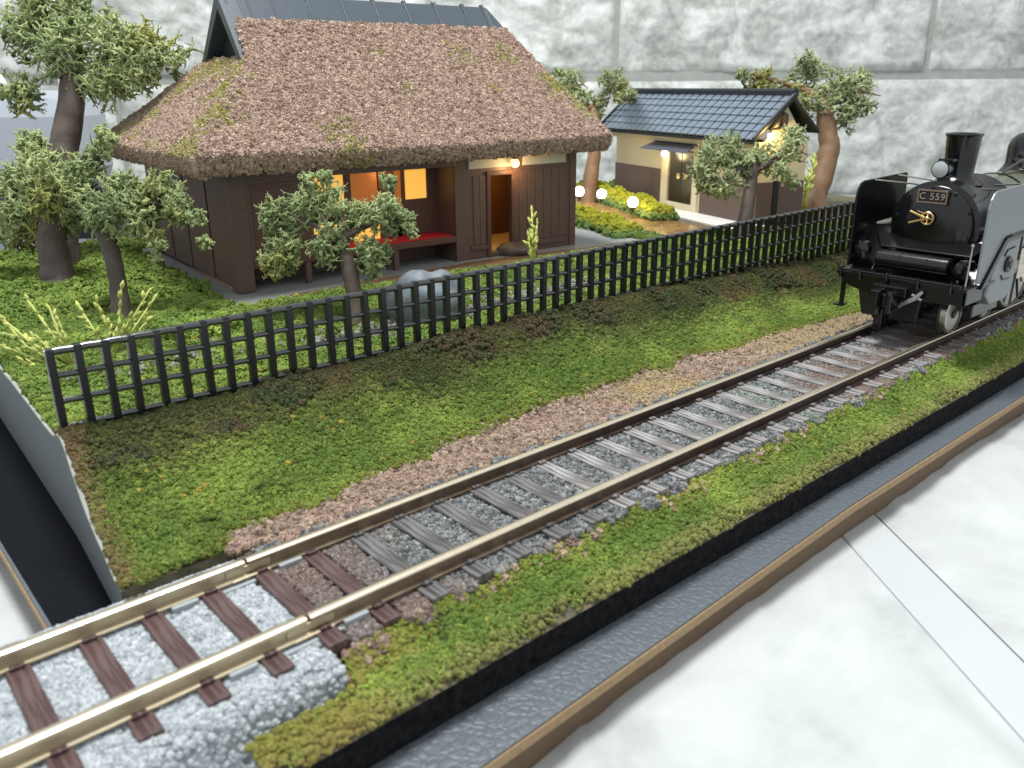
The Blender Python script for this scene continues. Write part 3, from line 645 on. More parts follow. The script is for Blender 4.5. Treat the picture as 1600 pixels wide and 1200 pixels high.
# ridge cap
cap = MB(); h0, h1 = 4.46, 4.98; hw = .42
cap.prism([(RC-hw, h0), (RC-hw+.05, h0-.03), (RC, h1-.09), (RC+hw-.05, h0-.03), (RC+hw, h0), (RC+.03, h1), (RC-.03, h1)], 'x', .93, 6.42)
cap.hexa([(6.42, RC-hw, h0), (6.78, RC-hw, h0), (6.78, RC+hw, h0), (6.42, RC+hw, h0)], [(6.42, RC-.03, h1), (6.46, RC-.03, h1), (6.46, RC+.03, h1), (6.42, RC+.03, h1)])
capo = cap.build('ridge_cap', slate, roofo, bevel=.008)
for i, u in enumerate((1.02, 1.42, 1.86, 2.53, 3.20, 3.87, 4.54, 5.21, 5.88, 6.36)):
    b_ = MB(); b_.prism([(RC-hw-.02, h0-.01), (RC-hw+.02, h0-.01), (RC, h1+.0), (RC+hw-.02, h0-.01), (RC+hw+.02, h0-.01), (RC+.03, h1+.045), (RC-.03, h1+.045)], 'x', u-.028, u+.028)
    b_.build('ridge_rib', slate, roofo, bevel=.006)
gb = MB()
for sg in (-1, 1):
    gb.hexa([(.88, RC+sg*1.00, 3.90), (.88, RC+sg*.82, 3.90), (1.22, RC+sg*.82, 3.90), (1.22, RC+sg*1.00, 3.90)][::sg], [(.92, RC+sg*.03, 4.975), (.92, RC-sg*.005, 4.74), (1.22, RC-sg*.005, 4.74), (1.22, RC+sg*.03, 4.975)][::sg])
gb.build('gable_board', slate, roofo, bevel=.008)
b_ = MB(); b_.prism([(RC-.9, 3.88), (RC+.9, 3.88), (RC, 4.84)], 'x', 1.14, 1.20); b_.build('gable_recess', blackbox, roofo)
b_ = MB(); b_.box((.93, RC-.9, 3.86), (1.2, RC+.9, 3.90)); b_.build('gable_sill', blackbox, roofo)
# bulbs
def point(name, loc, power, color, rad=.05):
    l = bpy.data.lights.new(name, 'POINT'); l.energy = power; l.color = color; l.shadow_soft_size = rad
    o = bpy.data.objects.new(name, l); COL.objects.link(o); o.location = loc; return o
def bulb(name, p, r, label, cat, mat=bulbm, group=None, power=1.5, color=(1, .62, .25), cap_dir=(0, 0, 1), off=(0, 0, 0)):
    e = empty(name, p, label, cat, 0, group); b_ = MB()
    prof = [(r*math.sin(t), r*math.cos(t)) for t in np.linspace(-PI/2+.01, PI/2-.01, 14)]
    b_.lathe((0, 0, 0), (0, 0, 1), prof, 20); b_.build('bulb', mat, e, smooth=True)
    b_ = MB(); d = Vector(cap_dir); b_.lathe(d*r*.85, d, [(0, r*.55), (r*.5, r*.5), (r*.6, r*.25), (r*1.1, r*.2)], 14); b_.build('lamp_cap', capm, e, smooth=True)
    point(name+'_light', Vector(p)+Vector(off), power, color, r*1.1)
WARM = (1, .60, .22)
bulb('porch_bulb', house_pt(5.42, -.16, 2.10), .085, 'round glowing bulb hanging under the thatched eave above the farmhouse door', 'light bulb', power=14, off=(0, -.12, -.10))
point('room_light', house_pt(5.6, .9, 1.95), 16, (1, .62, .2), .12)
point('veranda_light', house_pt(3.0, .42, 1.97), 2.6, (1, .55, .2), .08)
point('side_room_light', house_pt(.45, 1.6, .75), 3, (1, .5, .12), .05)

# ================================================================== STOREHOUSE
shed = empty('storehouse', (SHC[0], SHC[1], 0), 'cream walled storehouse with blue black tiled gable roof and dark double door', 'storehouse', SHA)
# local axes: x = along the front (towards the left end), y = -depth
def sb(name, a, b, mat, bevel=.012, parent=shed):
    q = MB(); q.box((a[0], -b[1], a[2]), (b[0], -a[1], b[2])); return q.build(name, mat, parent, bevel=bevel)
SW, SDp = 6.25, 1.42
sb('front_wall', (0, .02, .36), (2.35, .1, 2.16), cream); sb('front_wall', (3.55, .02, .36), (SW, .1, 2.16), cream); sb('front_wall', (2.35, .02, 1.86), (3.55, .1, 2.16), cream)
sb('back_wall', (0, SDp-.08, .36), (SW, SDp, 2.16), cream)
for l0 in (0.0, SW-.08):
    q = MB(); q.prism([(-.1, .36), (-SDp+.08, .36), (-SDp+.08, 2.16), (-SDp/2, 2.98), (-.1, 2.16)], 'x', l0, l0+.08); q.build('gable_wall', cream, shed)
sb('wainscot', (3.82, -.012, .36), (SW-.02, .018, 1.32), mauve); sb('wainscot', (.0, -.012, .36), (2.10, .018, 1.32), mauve)
sb('gable_wainscot', (-.025, .02, .36), (-.003, .48, 1.32), mauve); sb('gable_wainscot', (-.025, .66, .36), (-.003, SDp-.02, 1.32), mauve); sb('gable_post', (-.03, .485, .36), (0.0, .655, 1.34), blackp)
for a, b in ((2.18, 2.40), (3.50, 3.80)): sb('door_jamb', (a, -.05, .36), (b, .1, 1.95), cream)
sb('door_sill', (2.40, -.05, .36), (3.50, .1, .52), cream); sb('eave_beam', (-.1, -.10, 2.05), (SW+.1, .03, 2.22), cream)
doorm = simple('dark_olive_door', (.030, .022, .012), .3, coat=.2)
for a, b, hx in ((2.405, 2.945, 2.70), (2.955, 3.495, 3.06)):
    d = sb('door', (a, .01, .525), (b, .05, 1.858), doorm)
    q = MB(); q.lathe((hx, -.008, 1.20), (0, 1, 0), [(0, .075), (.022, .075), (.03, .055), (.02, .045)], 18); q.build('handle', gold, d, smooth=True)
q = MB(); q.hexa([(2.28, .02, 2.0), (4.12, .02, 2.0), (4.30, .42, 1.84), (2.22, .42, 1.84)], [(2.28, .02, 2.06), (4.12, .02, 2.06), (4.30, .42, 1.87), (2.22, .42, 1.87)])
q.build('door_awning', simple('grey_awning', (.10, .10, .13), .3), shed, bevel=.01)
# roof: boards, tiles, ridge
RL0, RL1, EZ, RZ, OV = -.20, SW+.38, 2.26, 3.20, .34
q = MB()
q.hexa([(RL0, OV, EZ-.07), (RL1, OV, EZ-.07), (RL1, -SDp/2, RZ-.07), (RL0, -SDp/2, RZ-.07)], [(RL0, OV, EZ), (RL1, OV, EZ), (RL1, -SDp/2, RZ), (RL0, -SDp/2, RZ)])
q.hexa([(RL0, -SDp/2, RZ-.07), (RL1, -SDp/2, RZ-.07), (RL1, -SDp-.12, EZ+.12), (RL0, -SDp-.12, EZ+.12)], [(RL0, -SDp/2, RZ), (RL1, -SDp/2, RZ), (RL1, -SDp-.12, EZ+.19), (RL0, -SDp-.12, EZ+.19)])
sroof = q.build('roof', tiled, shed)
NT_, NR = 22, 6; dl = (RL1-RL0)/NT_; slope = math.hypot(OV+SDp/2, RZ-EZ); ang = math.atan2(RZ-EZ, OV+SDp/2); tl = slope/NR
t_ = MB(); prof = []
for j in range(7):
    f = j/6; prof.append(([-.42, -.40, -.10, .12, .34, .40, .42][j]*dl, [.0, .014, .020, .020, .016, .012, .0][j]))
nP = len(prof)
vs = [(a, 0, z) for a, z in prof]+[(a, -tl*1.1, z-.012) for a, z in prof]+[(a, 0, z-.03) for a, z in prof]+[(a, -tl*1.1, z-.042) for a, z in prof]
fs = [(i, i+1, nP+i+1, nP+i) for i in range(nP-1)]+[(i, 2*nP+i, 2*nP+i+1, i+1) for i in range(nP-1)]+[(0, nP, 3*nP, 2*nP), (nP-1, 3*nP-1, 4*nP-1, 2*nP-1)]
t_.add(vs, fs); tme = t_.mesh('roof_tile', tilem); 
for i in range(NT_):
    for j in range(NR):
        o = link('roof_tile', tme, sroof); f = j/NR
        o.location = (RL0+(i+.5)*dl, OV+.03-(OV+SDp/2)*f, EZ+.045+(RZ-EZ)*f); o.rotation_euler = (-ang+.05+random.uniform(-.01, .01), 0, 0)
q = MB(); q.tube([(RL0-.02, -SDp/2, RZ+.09), (RL1+.02, -SDp/2, RZ+.09)], .075, 10); q.box((RL0, -SDp/2-.07, RZ-.02), (RL1, -SDp/2+.07, RZ+.08)); q.build('roof_ridge', tiled, sroof)
for l0 in (RL0, RL1): q = MB(); q.tube([(l0, OV+.02, EZ+.05), (l0, -SDp/2, RZ+.05)], .05, 8); q.build('roof_verge', tiled, sroof)
bulb('awning_bulb', shed_pt(3.42, -.22, 1.76), .085, 'bright bulb glowing under the small awning over the storehouse door', 'light bulb', globem, power=9, color=(1, .76, .38), off=(-.1, 0, -.1))
bulb('gable_bulb', tuple(np.array(shed_pt(-.16, .16, 2.36))), .07, 'bright yellow bulb fixed below the storehouse gable on the track side', 'light bulb', globem, power=30, color=(1, .62, .18), off=(0, -.13, 0))
q = MB(); q.tube([shed_pt(-.06, .56, 2.85), shed_pt(-.10, .54, 2.62), shed_pt(-.14, .4, 2.52), shed_pt(-.16, .2, 2.5)], [.06, .075, .04, .03], 8); q.tube([shed_pt(-.1, .56, 2.82), shed_pt(-.1, .56, 2.56)], .085, 9)
tag(q.build('lamp_bracket', capm, smooth=True), 'dark lamp bracket high on the storehouse gable holding its bulb', 'lamp bracket')

# ================================================================== HEDGES, GLOBE LAMPS
def hedge(label, p0, p1, width, height, rows):
    p0 = np.array(p0); p1 = np.array(p1); d = (p1-p0); L = np.hypot(*d); d = d/L; nn = np.array([-d[1], d[0]])
    e = empty('hedge', (*p0, .33), label, 'hedge', math.atan2(d[1], d[0]))
    n = int(L*width*430); a = RNG.random(n)*L; b = (RNG.random(n)-.5)*width; prof = np.sqrt(np.clip(1-(2*b/width)**2, 0, 1))*np.clip(np.minimum(a, L-a)/.25+.35, 0, 1)
    lump = .55+.75*fbm(a*1.9, b*1.9, 81+rows, 2); top = height*prof*lump; f = RNG.random(n)**.4; z = top*f
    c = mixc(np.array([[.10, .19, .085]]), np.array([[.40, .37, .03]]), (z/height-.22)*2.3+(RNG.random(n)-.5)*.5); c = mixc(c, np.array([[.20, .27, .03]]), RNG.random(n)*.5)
    o = scatter('foliage', np.stack([a, b, z], -1), .040+.028*RNG.random(n), c, foam, e, .65); return e
hedge('yellow green foam hedge with three globe lamps along the storehouse front', (16.35, 12.95), (19.3, 18.6), .75, .42, 1)
hedge('yellow green foam hedge beside the farmhouse pavement, in front of the plank path', (13.95, 11.95), (15.35, 15.6), .8, .38, 2)
for px, py, r, lab in ((905, 299, .135, 'leftmost glowing globe lamp in the hedge, beside the farmhouse corner'), (940, 303, .125, 'middle glowing globe lamp in the hedge, below the slim back tree'), (989, 316, .13, 'rightmost glowing globe lamp in the hedge, before the storehouse wall')):
    u0 = at(px, py, {905: 22.9, 940: 22.0, 989: 20.6}[px])
    bulb('globe_lamp', tuple(u0), r, lab, 'garden lamp', globem, 'globe lamps in the hedge', 18, (1, .78, .42), (0, 0, -1), (-.1, -.15, .05))

# ================================================================== LICHEN TREES
def lichen_mesh(name, clusters, seed, r0, dens, tint):
    rg = np.random.default_rng(seed); S0, S1, RA, RB, CL = [], [], [], [], []
    for (c, rad, n) in clusters:
        n = int(n*dens); dirs = rg.normal(size=(n, 3)); dirs /= np.linalg.norm(dirs, axis=1)[:, None]
        p = c+dirs*rad*(rg.random((n, 1))**.6)*np.array([.85, .85, .8]); d = dirs*.6+rg.normal(size=(n, 3))*.75+np.array([0, 0, .25]); d /= np.linalg.norm(d, axis=1)[:, None]
        r = r0*(.75+.7*rg.random(n)**2); ln = rad*.135*(.7+.8*rg.random(n)); col = rg.random(n)
        for gen in range(4):
            for sgm in range(2):
                dd = d+rg.normal(size=d.shape)*.38; dd /= np.linalg.norm(dd, axis=1)[:, None]; q = p+dd*ln[:, None]*.62; rb = r*(.88 if gen < 3 or sgm == 0 else .62)
                S0.append(p); S1.append(q); RA.append(r); RB.append(rb); CL.append(np.stack([col, np.full(len(p), gen+sgm*.5)], -1)); p, d, r = q, dd, rb
            if gen == 3: break
            k = rg.random(len(p)) < .9; sp = rg.normal(size=p.shape); sp -= d*np.sum(sp*d, 1)[:, None]; sp /= np.linalg.norm(sp, axis=1)[:, None]+1e-9
            d2 = d*.72-sp*.75; d1 = d*.85+sp*.55
            p = np.concatenate([p, p[k]]); d = np.concatenate([d1, d2[k]]); d /= np.linalg.norm(d, axis=1)[:, None]; r = np.concatenate([r*.84, r[k]*.74]); ln = np.concatenate([ln*.86, ln[k]*.8]); col = np.concatenate([col, col[k]])
    A, B, ra, rb, cl = np.concatenate(S0), np.concatenate(S1), np.concatenate(RA), np.concatenate(RB), np.concatenate(CL)
    D = B-A; L = np.linalg.norm(D, axis=1); D = D/np.maximum(L, 1e-9)[:, None]; up = np.where(np.abs(D[:, 2:3]) < .9, np.array([[0, 0, 1.]]), np.array([[1., 0, 0]]))
    X = np.cross(up, D); X /= np.linalg.norm(X, axis=1)[:, None]; Yv = np.cross(D, X); K = 5; n = len(A)
    an = np.arange(K)*2*PI/K; ring = X[:, None]*np.cos(an)[None, :, None]+Yv[:, None]*np.sin(an)[None, :, None]
    V = np.concatenate([A[:, None]+ring*ra[:, None, None], B[:, None]+ring*rb[:, None, None], (B+D*rb[:, None]*.8)[:, None]], 1)
    st = 2*K+1; b = (np.arange(n)*st)[:, None]; F = []
    for j in range(K):
        j2 = (j+1) % K; F.append(np.concatenate([b+j, b+j2, b+K+j2, b+K+j], 1))
    T = [np.concatenate([b+K+j, b+K+(j+1) % K, b+2*K], 1) for j in range(K)]
    q = np.concatenate(F); t = np.concatenate(T); me = bpy.data.meshes.new(name)
    nv = n*st; me.vertices.add(nv); me.vertices.foreach_set('co', V.reshape(-1)); nl = q.size+t.size
    me.loops.add(nl); me.loops.foreach_set('vertex_index', np.concatenate([q.ravel(), t.ravel()]).astype(np.int32))
    me.polygons.add(len(q)+len(t)); starts = np.concatenate([np.arange(len(q))*4, q.size+np.arange(len(t))*3]).astype(np.int32); me.polygons.foreach_set('loop_start', starts)
    base = mixc(np.array([tint[0]]), np.array([tint[1]]), cl[:, 0]*.9+(fbm(A[:, 0]*2.2, A[:, 2]*2.2, seed, 2)-.5)*1.6); base = mixc(base, np.array([tint[2]]), (cl[:, 1]-2.2)*.28)
    yel = np.clip((fbm(A[:, 0]*1.3+5, A[:, 2]*1.3+A[:, 1], seed+4, 2)-.62)*5, 0, 1); base = mixc(base, np.array([[.30, .29, .075]]), yel*.8)
    cc = np.ones((n, st, 4)); cc[:, :, :3] = base[:, None]; at_ = me.attributes.new('col', 'FLOAT_COLOR', 'POINT'); at_.data.foreach_set('color', cc.ravel())
    me.materials.append(lichen); me.update(calc_edges=True); me.polygons.foreach_set('use_smooth', [True]*len(me.polygons)); return me
TINT = ((.18, .235, .105), (.37, .43, .19), (.51, .55, .28)); TINT2 = ((.205, .255, .13), (.40, .45, .23), (.52, .55, .31))
def tree(label, base_px, zb, trunk, widths, crown, seed, r0, dens, mat=trunkm, tint=TINT, limbs=(), dz=0, dep=None):
    if dep is None: b0 = on_plane(*base_px, zb); dep = depth_of(b0)
    b0 = at(*base_px, dep); px = dep/FPX; e = empty('lichen_tree', tuple(b0), label, 'tree', 0, 'lichen trees in the diorama garden')
    pts = [at(u, v, dep)-b0 for u, v in trunk]; rad = [w*px/2 for w in widths]
    # resample with bumps
    PP, RR = [], []
    for i in range(len(pts)-1):
        for k in range(5):
            f = k/5; PP.append(pts[i]*(1-f)+pts[i+1]*f+np.append(RNG.normal(size=2)*rad[i]*.03, 0)); RR.append((rad[i]*(1-f)+rad[i+1]*f)*(1+RNG.normal()*.022))
    PP.append(pts[-1]); RR.append(rad[-1]); b_ = MB(); b_.tube(PP, RR, 14); b_.build('trunk', mat, e, smooth=True)
    for lb in limbs:
        b_ = MB(); lp_ = [at(u, v, dep)-b0+np.array([RNG.normal()*.04, RNG.normal()*.04, 0]) for u, v in lb]; b_.tube(lp_, [px*6.5*(1-.9*i/max(1, len(lp_)-1)) for i in range(len(lp_))], 8); b_.build('branch', mat, e, smooth=True)
    cl = []
    for (u, v, r_) in crown:
        c = at(u, v, dep)-b0; off = RNG.uniform(-.6, .6)*r_*px; c = c+np.array([FWD[0], FWD[1], 0])*off; cl.append((c, r_*px, 16+r_*1.25))
    link('crown', lichen_mesh('crown', cl, seed, r0, dens, tint), e); return e
tree('tall stout lichen tree at the back left corner of the garden, the biggest crown', (98, 428), .3, [(98, 428), (96, 300), (100, 235), (110, 175), (113, 120), (105, 70)], [54, 48, 44, 40, 34, 22],
     [(35, 55, 55), (110, 85, 62), (190, 75, 60), (250, 85, 48), (120, 20, 38), (25, 150, 38), (170, 135, 42), (60, 5, 45), (205, 110, 40), (230, 120, 30)], 3, .042, 1.15, trunkd, limbs=[[(112, 110), (75, 70), (10, 72)]])
tree('thick trunked lichen tree on the grass at the left edge of the photo', (90, 452), .3, [(92, 452), (88, 415), (80, 375), (84, 340), (82, 280), (75, 235)], [58, 46, 44, 42, 34, 20],
     [(45, 330, 55), (95, 295, 55), (60, 265, 45), (20, 360, 42), (15, 300, 40), (105, 335, 36), (75, 350, 34), (50, 225, 24)], 5, .042, 1.35, trunkd)
tree('slim lichen tree with leaning trunk between the thick tree and the farmhouse wall', (190, 505), .3, [(192, 512), (184, 440), (172, 385), (160, 350), (175, 320)], [32, 26, 26, 36, 20],
     [(200, 325, 46), (245, 305, 42), (165, 335, 34), (280, 325, 32), (225, 350, 34), (310, 340, 18), (322, 378, 13), (245, 375, 18), (242, 405, 11), (190, 290, 30), (150, 240, 22), (165, 215, 20), (135, 265, 28)], 7, .036, 1.2, trunkd, limbs=[[(180, 320), (240, 320), (305, 325)], [(175, 310), (150, 260), (135, 210)]])
tree('bushy lichen tree in the garden in front of the farmhouse veranda', (560, 515), .3, [(560, 520), (557, 480), (548, 430), (535, 385), (540, 330)], [22, 22, 26, 20, 12],
     [(430, 345, 42), (490, 325, 48), (445, 395, 36), (425, 415, 22), (540, 345, 42), (600, 330, 34), (625, 345, 28), (585, 395, 32), (482, 285, 18), (508, 278, 15), (608, 285, 15), (640, 360, 14), (510, 385, 32), (580, 425, 18), (432, 428, 12)], 9, .031, 1.25, trunkm, TINT, limbs=[[(540, 385), (490, 350), (440, 330)], [(538, 370), (590, 340), (612, 280)], [(530, 380), (480, 300)]])
tree('forked lichen tree behind the fence, before the storehouse wall', (1160, 380), .3, [(1160, 384), (1163, 345), (1172, 295), (1180, 255)], [26, 22, 20, 14],
     [(1120, 245, 38), (1095, 265, 24), (1130, 290, 30), (1165, 255, 28), (1195, 250, 28), (1230, 238, 28), (1215, 270, 20), (1240, 285, 14), (1140, 225, 20), (1245, 215, 22), (1100, 285, 20)], 13, .033, 1.25, trunkd, TINT2, limbs=[[(1175, 280), (1140, 255), (1105, 250)], [(1176, 270), (1220, 245), (1250, 225)]])
tree('tall lichen tree with orange lit trunk right of the storehouse', (1270, 340), .25, [(1270, 345), (1272, 310), (1288, 265), (1296, 230), (1290, 190), (1284, 145)], [44, 36, 34, 32, 28, 14],
     [(1190, 135, 32), (1225, 150, 30), (1270, 115, 34), (1320, 135, 36), (1350, 130, 26), (1290, 165, 38), (1250, 165, 26), (1320, 185, 24), (1345, 165, 24), (1160, 118, 14), (1205, 165, 20), (1258, 95, 15)], 17, .040, 1.2, trunkw, TINT2, limbs=[[(1284, 150), (1230, 130), (1165, 115)], [(1286, 165), (1340, 140), (1375, 150)]])
tree('small slim lichen tree with two round crowns behind the farmhouse', (918, 318), .3, [(918, 320), (925, 265), (932, 215), (930, 185), (922, 165)], [26, 22, 18, 18, 10],
     [(892, 130, 24), (905, 155, 24), (870, 112, 10), (955, 128, 24), (970, 145, 22), (940, 158, 16), (985, 150, 13), (905, 178, 14), (935, 178, 10)], 19, .034, 1.5, trunkw, TINT2, limbs=[[(924, 170), (905, 155)], [(926, 170), (950, 140)]], dep=24.0)

# ================================================================== SPRIGS, ROCKS
def sprig(label, stems, dep, bud, group=None):
    b0 = at(*stems[0][0], dep); px = dep/FPX; e = empty('flower_sprig', tuple(b0), label, 'dried plant', 0, group)
    for st in stems:
        dd = RNG.uniform(-.3, .3); P_ = [at(u, v, dep+dd*i/len(st))-b0 for i, (u, v) in enumerate(st)]
        b_ = MB(); b_.tube(P_, [px*(2.2-1.1*i/len(P_)) for i in range(len(P_))], 6)
        for i in range(1, len(P_)):
            for k in range(bud):
                f = (k+.5)/bud; c = P_[i-1]*(1-f)+P_[i]*f
                if i == 1 and f < .4 and len(P_) > 2: continue
                d = Vector(P_[i]-P_[i-1]).normalized()+Vector(RNG.normal(size=3)*.35); c2 = Vector(c)+d.normalized()*px*15
                b_.tube([c, Vector(c).lerp(c2, .5), c2], [px*1.2, px*3.6*(.6+.7*RNG.random()), px*.8], 6)
        me = b_.mesh('stem', sprigm, True); n = len(me.vertices); cc = np.ones((n, 4)); cc[:, :3] = np.array([.44, .47, .13])*(.75+.5*RNG.random((n, 1))); a = me.attributes.new('col', 'FLOAT_COLOR', 'POINT'); a.data.foreach_set('color', cc.ravel()); link('stem', me, e)
D1 = depth_of(on_plane(112, 580, .3)); D2 = depth_of(on_plane(170, 560, .3))
sprig('spreading yellow green dried flower sprig behind the left end of the fence', [[(112, 580), (60, 545), (0, 495)], [(112, 580), (55, 560), (-10, 535)], [(110, 575), (80, 520), (40, 465)], [(112, 575), (95, 530), (78, 482)], [(108, 570), (60, 530), (-5, 520)], [(115, 570), (105, 540), (90, 500)], [(112, 585), (70, 575), (35, 565)], [(108, 580), (40, 540), (-20, 470)]], D1, 5)
sprig('upright yellow green dried flower sprig at the foot of the slim leaning tree', [[(172, 565), (185, 520), (190, 445)], [(172, 565), (200, 510), (235, 450)], [(170, 565), (150, 520), (122, 478)], [(170, 560), (170, 515), (150, 470)], [(172, 562), (205, 520), (242, 465)], [(172, 565), (200, 535), (232, 500)], [(175, 565), (188, 530), (205, 495)]], D2, 5)
D3 = depth_of(on_plane(833, 412, .33))
sprig('single thin green flower stalk standing in front of the farmhouse door', [[(833, 412), (832, 375), (831, 330)], [(834, 412), (836, 380), (839, 352)], [(832, 412), (828, 390), (826, 372)]], D3, 5)
D4 = depth_of(on_plane(1240, 345, .3))
sprig('thin yellow flower stalks beside the orange lit tree trunk at the right', [[(1252, 348), (1262, 290), (1275, 250)], [(1250, 348), (1232, 305), (1236, 290)], [(1250, 348), (1258, 310), (1266, 285)]], D4, 8)
def rock(name, label, c, r, mat, seed, pinch=None, rz=0):
    rg = np.random.default_rng(seed); nU, nV = 40, 22; b_ = MB(); vs = []
    for i in range(nV):
        th = PI*i/(nV-1)
        for j in range(nU):
            ph = 2*PI*j/nU; d = np.array([math.sin(th)*math.cos(ph), math.sin(th)*math.sin(ph), math.cos(th)])
            q = 1+.18*(float(fbm(d[0]*1.5+seed, d[1]*1.5+d[2]*1.1, seed, 3))-.5)*2
            p = d*np.array(r)*q; p = np.sign(p)*np.abs(p)
            if pinch: p[2] *= 1-pinch*math.exp(-((p[0]-r[0]*.25)/(r[0]*.16))**2)*max(0, d[2])
            vs.append(p)
    fs = [(i*nU+j, (i+1)*nU+j, (i+1)*nU+(j+1) % nU, i*nU+(j+1) % nU) for i in range(nV-1) for j in range(nU)]
    b_.add(vs, fs); o = b_.build(name, mat, smooth=True); o.location = c; o.rotation_euler.z = rz; return tag(o, label, 'rock')
pc = at(662, 480, 11.9)
rock('garden_rock', 'smooth grey garden boulder with a dip on top, behind the fence', (float(pc[0]), float(pc[1]), .62), (.56, .36, .50), rockm, 3, .14, math.radians(-38))
pc = at(806, 392, depth_of(on_plane(806, 396, .36)))
rock('step_rock', 'flat brownish slate rock used as step before the farmhouse door', (float(pc[0]), float(pc[1]), .40), (.42, .30, .20), darkrock, 6, None, -.4)
for i, (u, v, r_) in enumerate(((595, 562, .10), (362, 848, .14))):
    z = -.22 if v > 700 else .36; p = on_plane(u, v, z)
    if i: r_ = .07; z -= .03
    rock('edge_stone', ['small pale stone at the fence foot on the bank crest', 'grey stone lump by the track end where the grass begins'][i], (float(p[0]), float(p[1]), z-.02), (r_*1.4, r_, r_*.75), foamside if i else path_soil, 9+i)

# ================================================================== THINGS BEHIND ON THE LEFT
def room_box(b_, a, b, c, d, z0, z1): return b_.hexa([room(a, c, z0), room(b, c, z0), room(b, d, z0), room(a, d, z0)], [room(a, c, z1), room(b, c, z1), room(b, d, z1), room(a, d, z1)])
def rc(u, v, z): p = on_plane(u, v, z); return float(p@R2), float(p@R1)
ca, cb_ = rc(-60, 390, ZF), rc(132, 385, ZF)
r1c = 25.5
def r2_at(u, r1): d = ray(u, 250); return float(d@R2)/float(d@R1)*r1
case = empty('storage_case', tuple(room(-14, r1c, ZF)), 'pale grey smooth case with black bottom behind the trees at left', 'case')
def kid(o): o.parent = case; o.matrix_parent_inverse = Matrix.Translation(room(14, -r1c, -ZF)); return o
b_ = MB(); room_box(b_, -24, r2_at(128, r1c), r1c, r1c+3, .55, 3.42); kid(b_.build('case_body', palebox, bevel=.7)); b_ = MB(); room_box(b_, -24, r2_at(170, r1c), r1c-.1, r1c+3, ZF+.1, .54); kid(b_.build('case_base', blackbox, bevel=.06))
b_ = MB(); 
for q in range(5): c = room(-21+q*1.9, r1c+1.2, 3.62); b_.lathe(Vector(c), Vector(R2), [(-1, .05), (-.85, .28), (-.3, .36), (.4, .33), (.85, .26), (1, .05)], 16)
kid(b_.build('padding_roll', whitefoam, smooth=True))
b_ = MB(); room_box(b_, -24, r2_at(238, 23.6), 22.6, 24.6, ZF, -.52); tr = tag(b_.build('tray', greytray, bevel=.04), 'flat blue grey tray with red rim behind the garden at left', 'tray')
b_ = MB(); room_box(b_, -24, r2_at(50, 22.5), 22.5, 22.59, -.66, -.50); b_.build('red_rim', redp, tr, bevel=.02)
b_ = MB(); room_box(b_, r2_at(120, 33), r2_at(140, 33), 32.5, 33, ZF, 9); room_box(b_, r2_at(150, 33), r2_at(160, 33), 32.5, 33, ZF, 9); tag(b_.build('white_upright', whitefoam, bevel=.08), 'white upright strip against the stone wall behind the tall left tree', 'upright')

# ================================================================== STEAM LOCOMOTIVE (nose at low x, running away along the track)
loco = empty('steam_locomotive', (12.8, TC, 0), 'glossy black model steam locomotive with number plate on its nose, standing on the track', 'locomotive')
LX, LY = 12.8, TC
def lo_(name, mb, mat, parent=loco, smooth=False, bevel=0):
    mb.v = [(x-(LX if parent is loco or parent.parent is loco else 0), y-LY, z) for x, y, z in mb.v]; return mb.build(name, mat, parent, smooth=smooth, bevel=bevel)
BZ, BR = 1.50, .64
q = MB(); q.lathe((12.86, TC, BZ), (1, 0, 0), [(0, BR-.06), (.02, BR), (1.25, BR), (1.27, BR+.015), (1.33, BR+.015), (1.34, BR-.01)], 48); lo_('smokebox', q, loco_b, smooth=True)
q = MB(); q.lathe((12.86, TC, BZ), (-1, 0, 0), [(0, .575), (.03, .575), (.05, .555), (.055, .52), (.09, .47), (.12, .36), (.14, .2), (.145, .02)], 48); door = lo_('smokebox_door', q, loco_b, smooth=True)
for a in range(10):
    t = 2*PI*a/10+.2; q = MB(); q.box((12.80, TC+.545*math.cos(t)-.025, BZ+.545*math.sin(t)-.025), (12.84, TC+.545*math.cos(t)+.025, BZ+.545*math.sin(t)+.025)); lo_('door_clamp', q, loco_b, door, bevel=.008)
q = MB(); q.lathe((14.19, TC, BZ), (1, 0, 0), [(0, .60), (9, .62)], 48); lo_('boiler', q, loco_boiler, smooth=True)
for xb in (14.9, 15.7, 16.6): q = MB(); q.lathe((xb, TC, BZ), (1, 0, 0), [(0, .60), (.005, .617), (.05, .617), (.055, .60)], 48); lo_('boiler_band', q, loco_b, smooth=True)
# number plate and handle
PX_ = 12.70
q = MB(); q.box((PX_-.02, TC-.21, 1.84), (PX_+.06, TC+.21, 2.025)); plate = lo_('number_plate', q, plated)
platem = simple('plate_brass', (.30, .21, .16), .45, metal=.6)
q = MB()
for (ya, yb2, za, zb2) in ((-.21, .21, 2.008, 2.025), (-.21, .21, 1.84, 1.857), (-.21, -.193, 1.857, 2.008), (.193, .21, 1.857, 2.008)): q.box((PX_-.035, TC+ya, za), (PX_-.018, TC+yb2, zb2))
lo_('plate_border', q, platem, plate)
tx = bpy.data.curves.new('number_lettering', 'FONT'); tx.body = 'C 559'; tx.size = .135; tx.align_x = 'CENTER'; tx.align_y = 'CENTER'; tx.extrude = .006; tx.offset = .0; tx.space_character = 1.12; tx.materials.append(simple('letter_silver', (.36, .31, .27), .45, metal=.5))
to = bpy.data.objects.new('number_lettering', tx); COL.objects.link(to); to.parent = plate; to.location = (PX_-.03-LX, 0, 1.932); to.rotation_euler = (PI/2, 0, -PI/2)
hx = 12.66; q = MB(); hy, hz_ = TC+.02, 1.62
rp = [(hx, hy+.085*math.cos(t), hz_+.085*math.sin(t)) for t in np.linspace(0, 2*PI, 25)]; q.tube(rp, .016, 7, False)
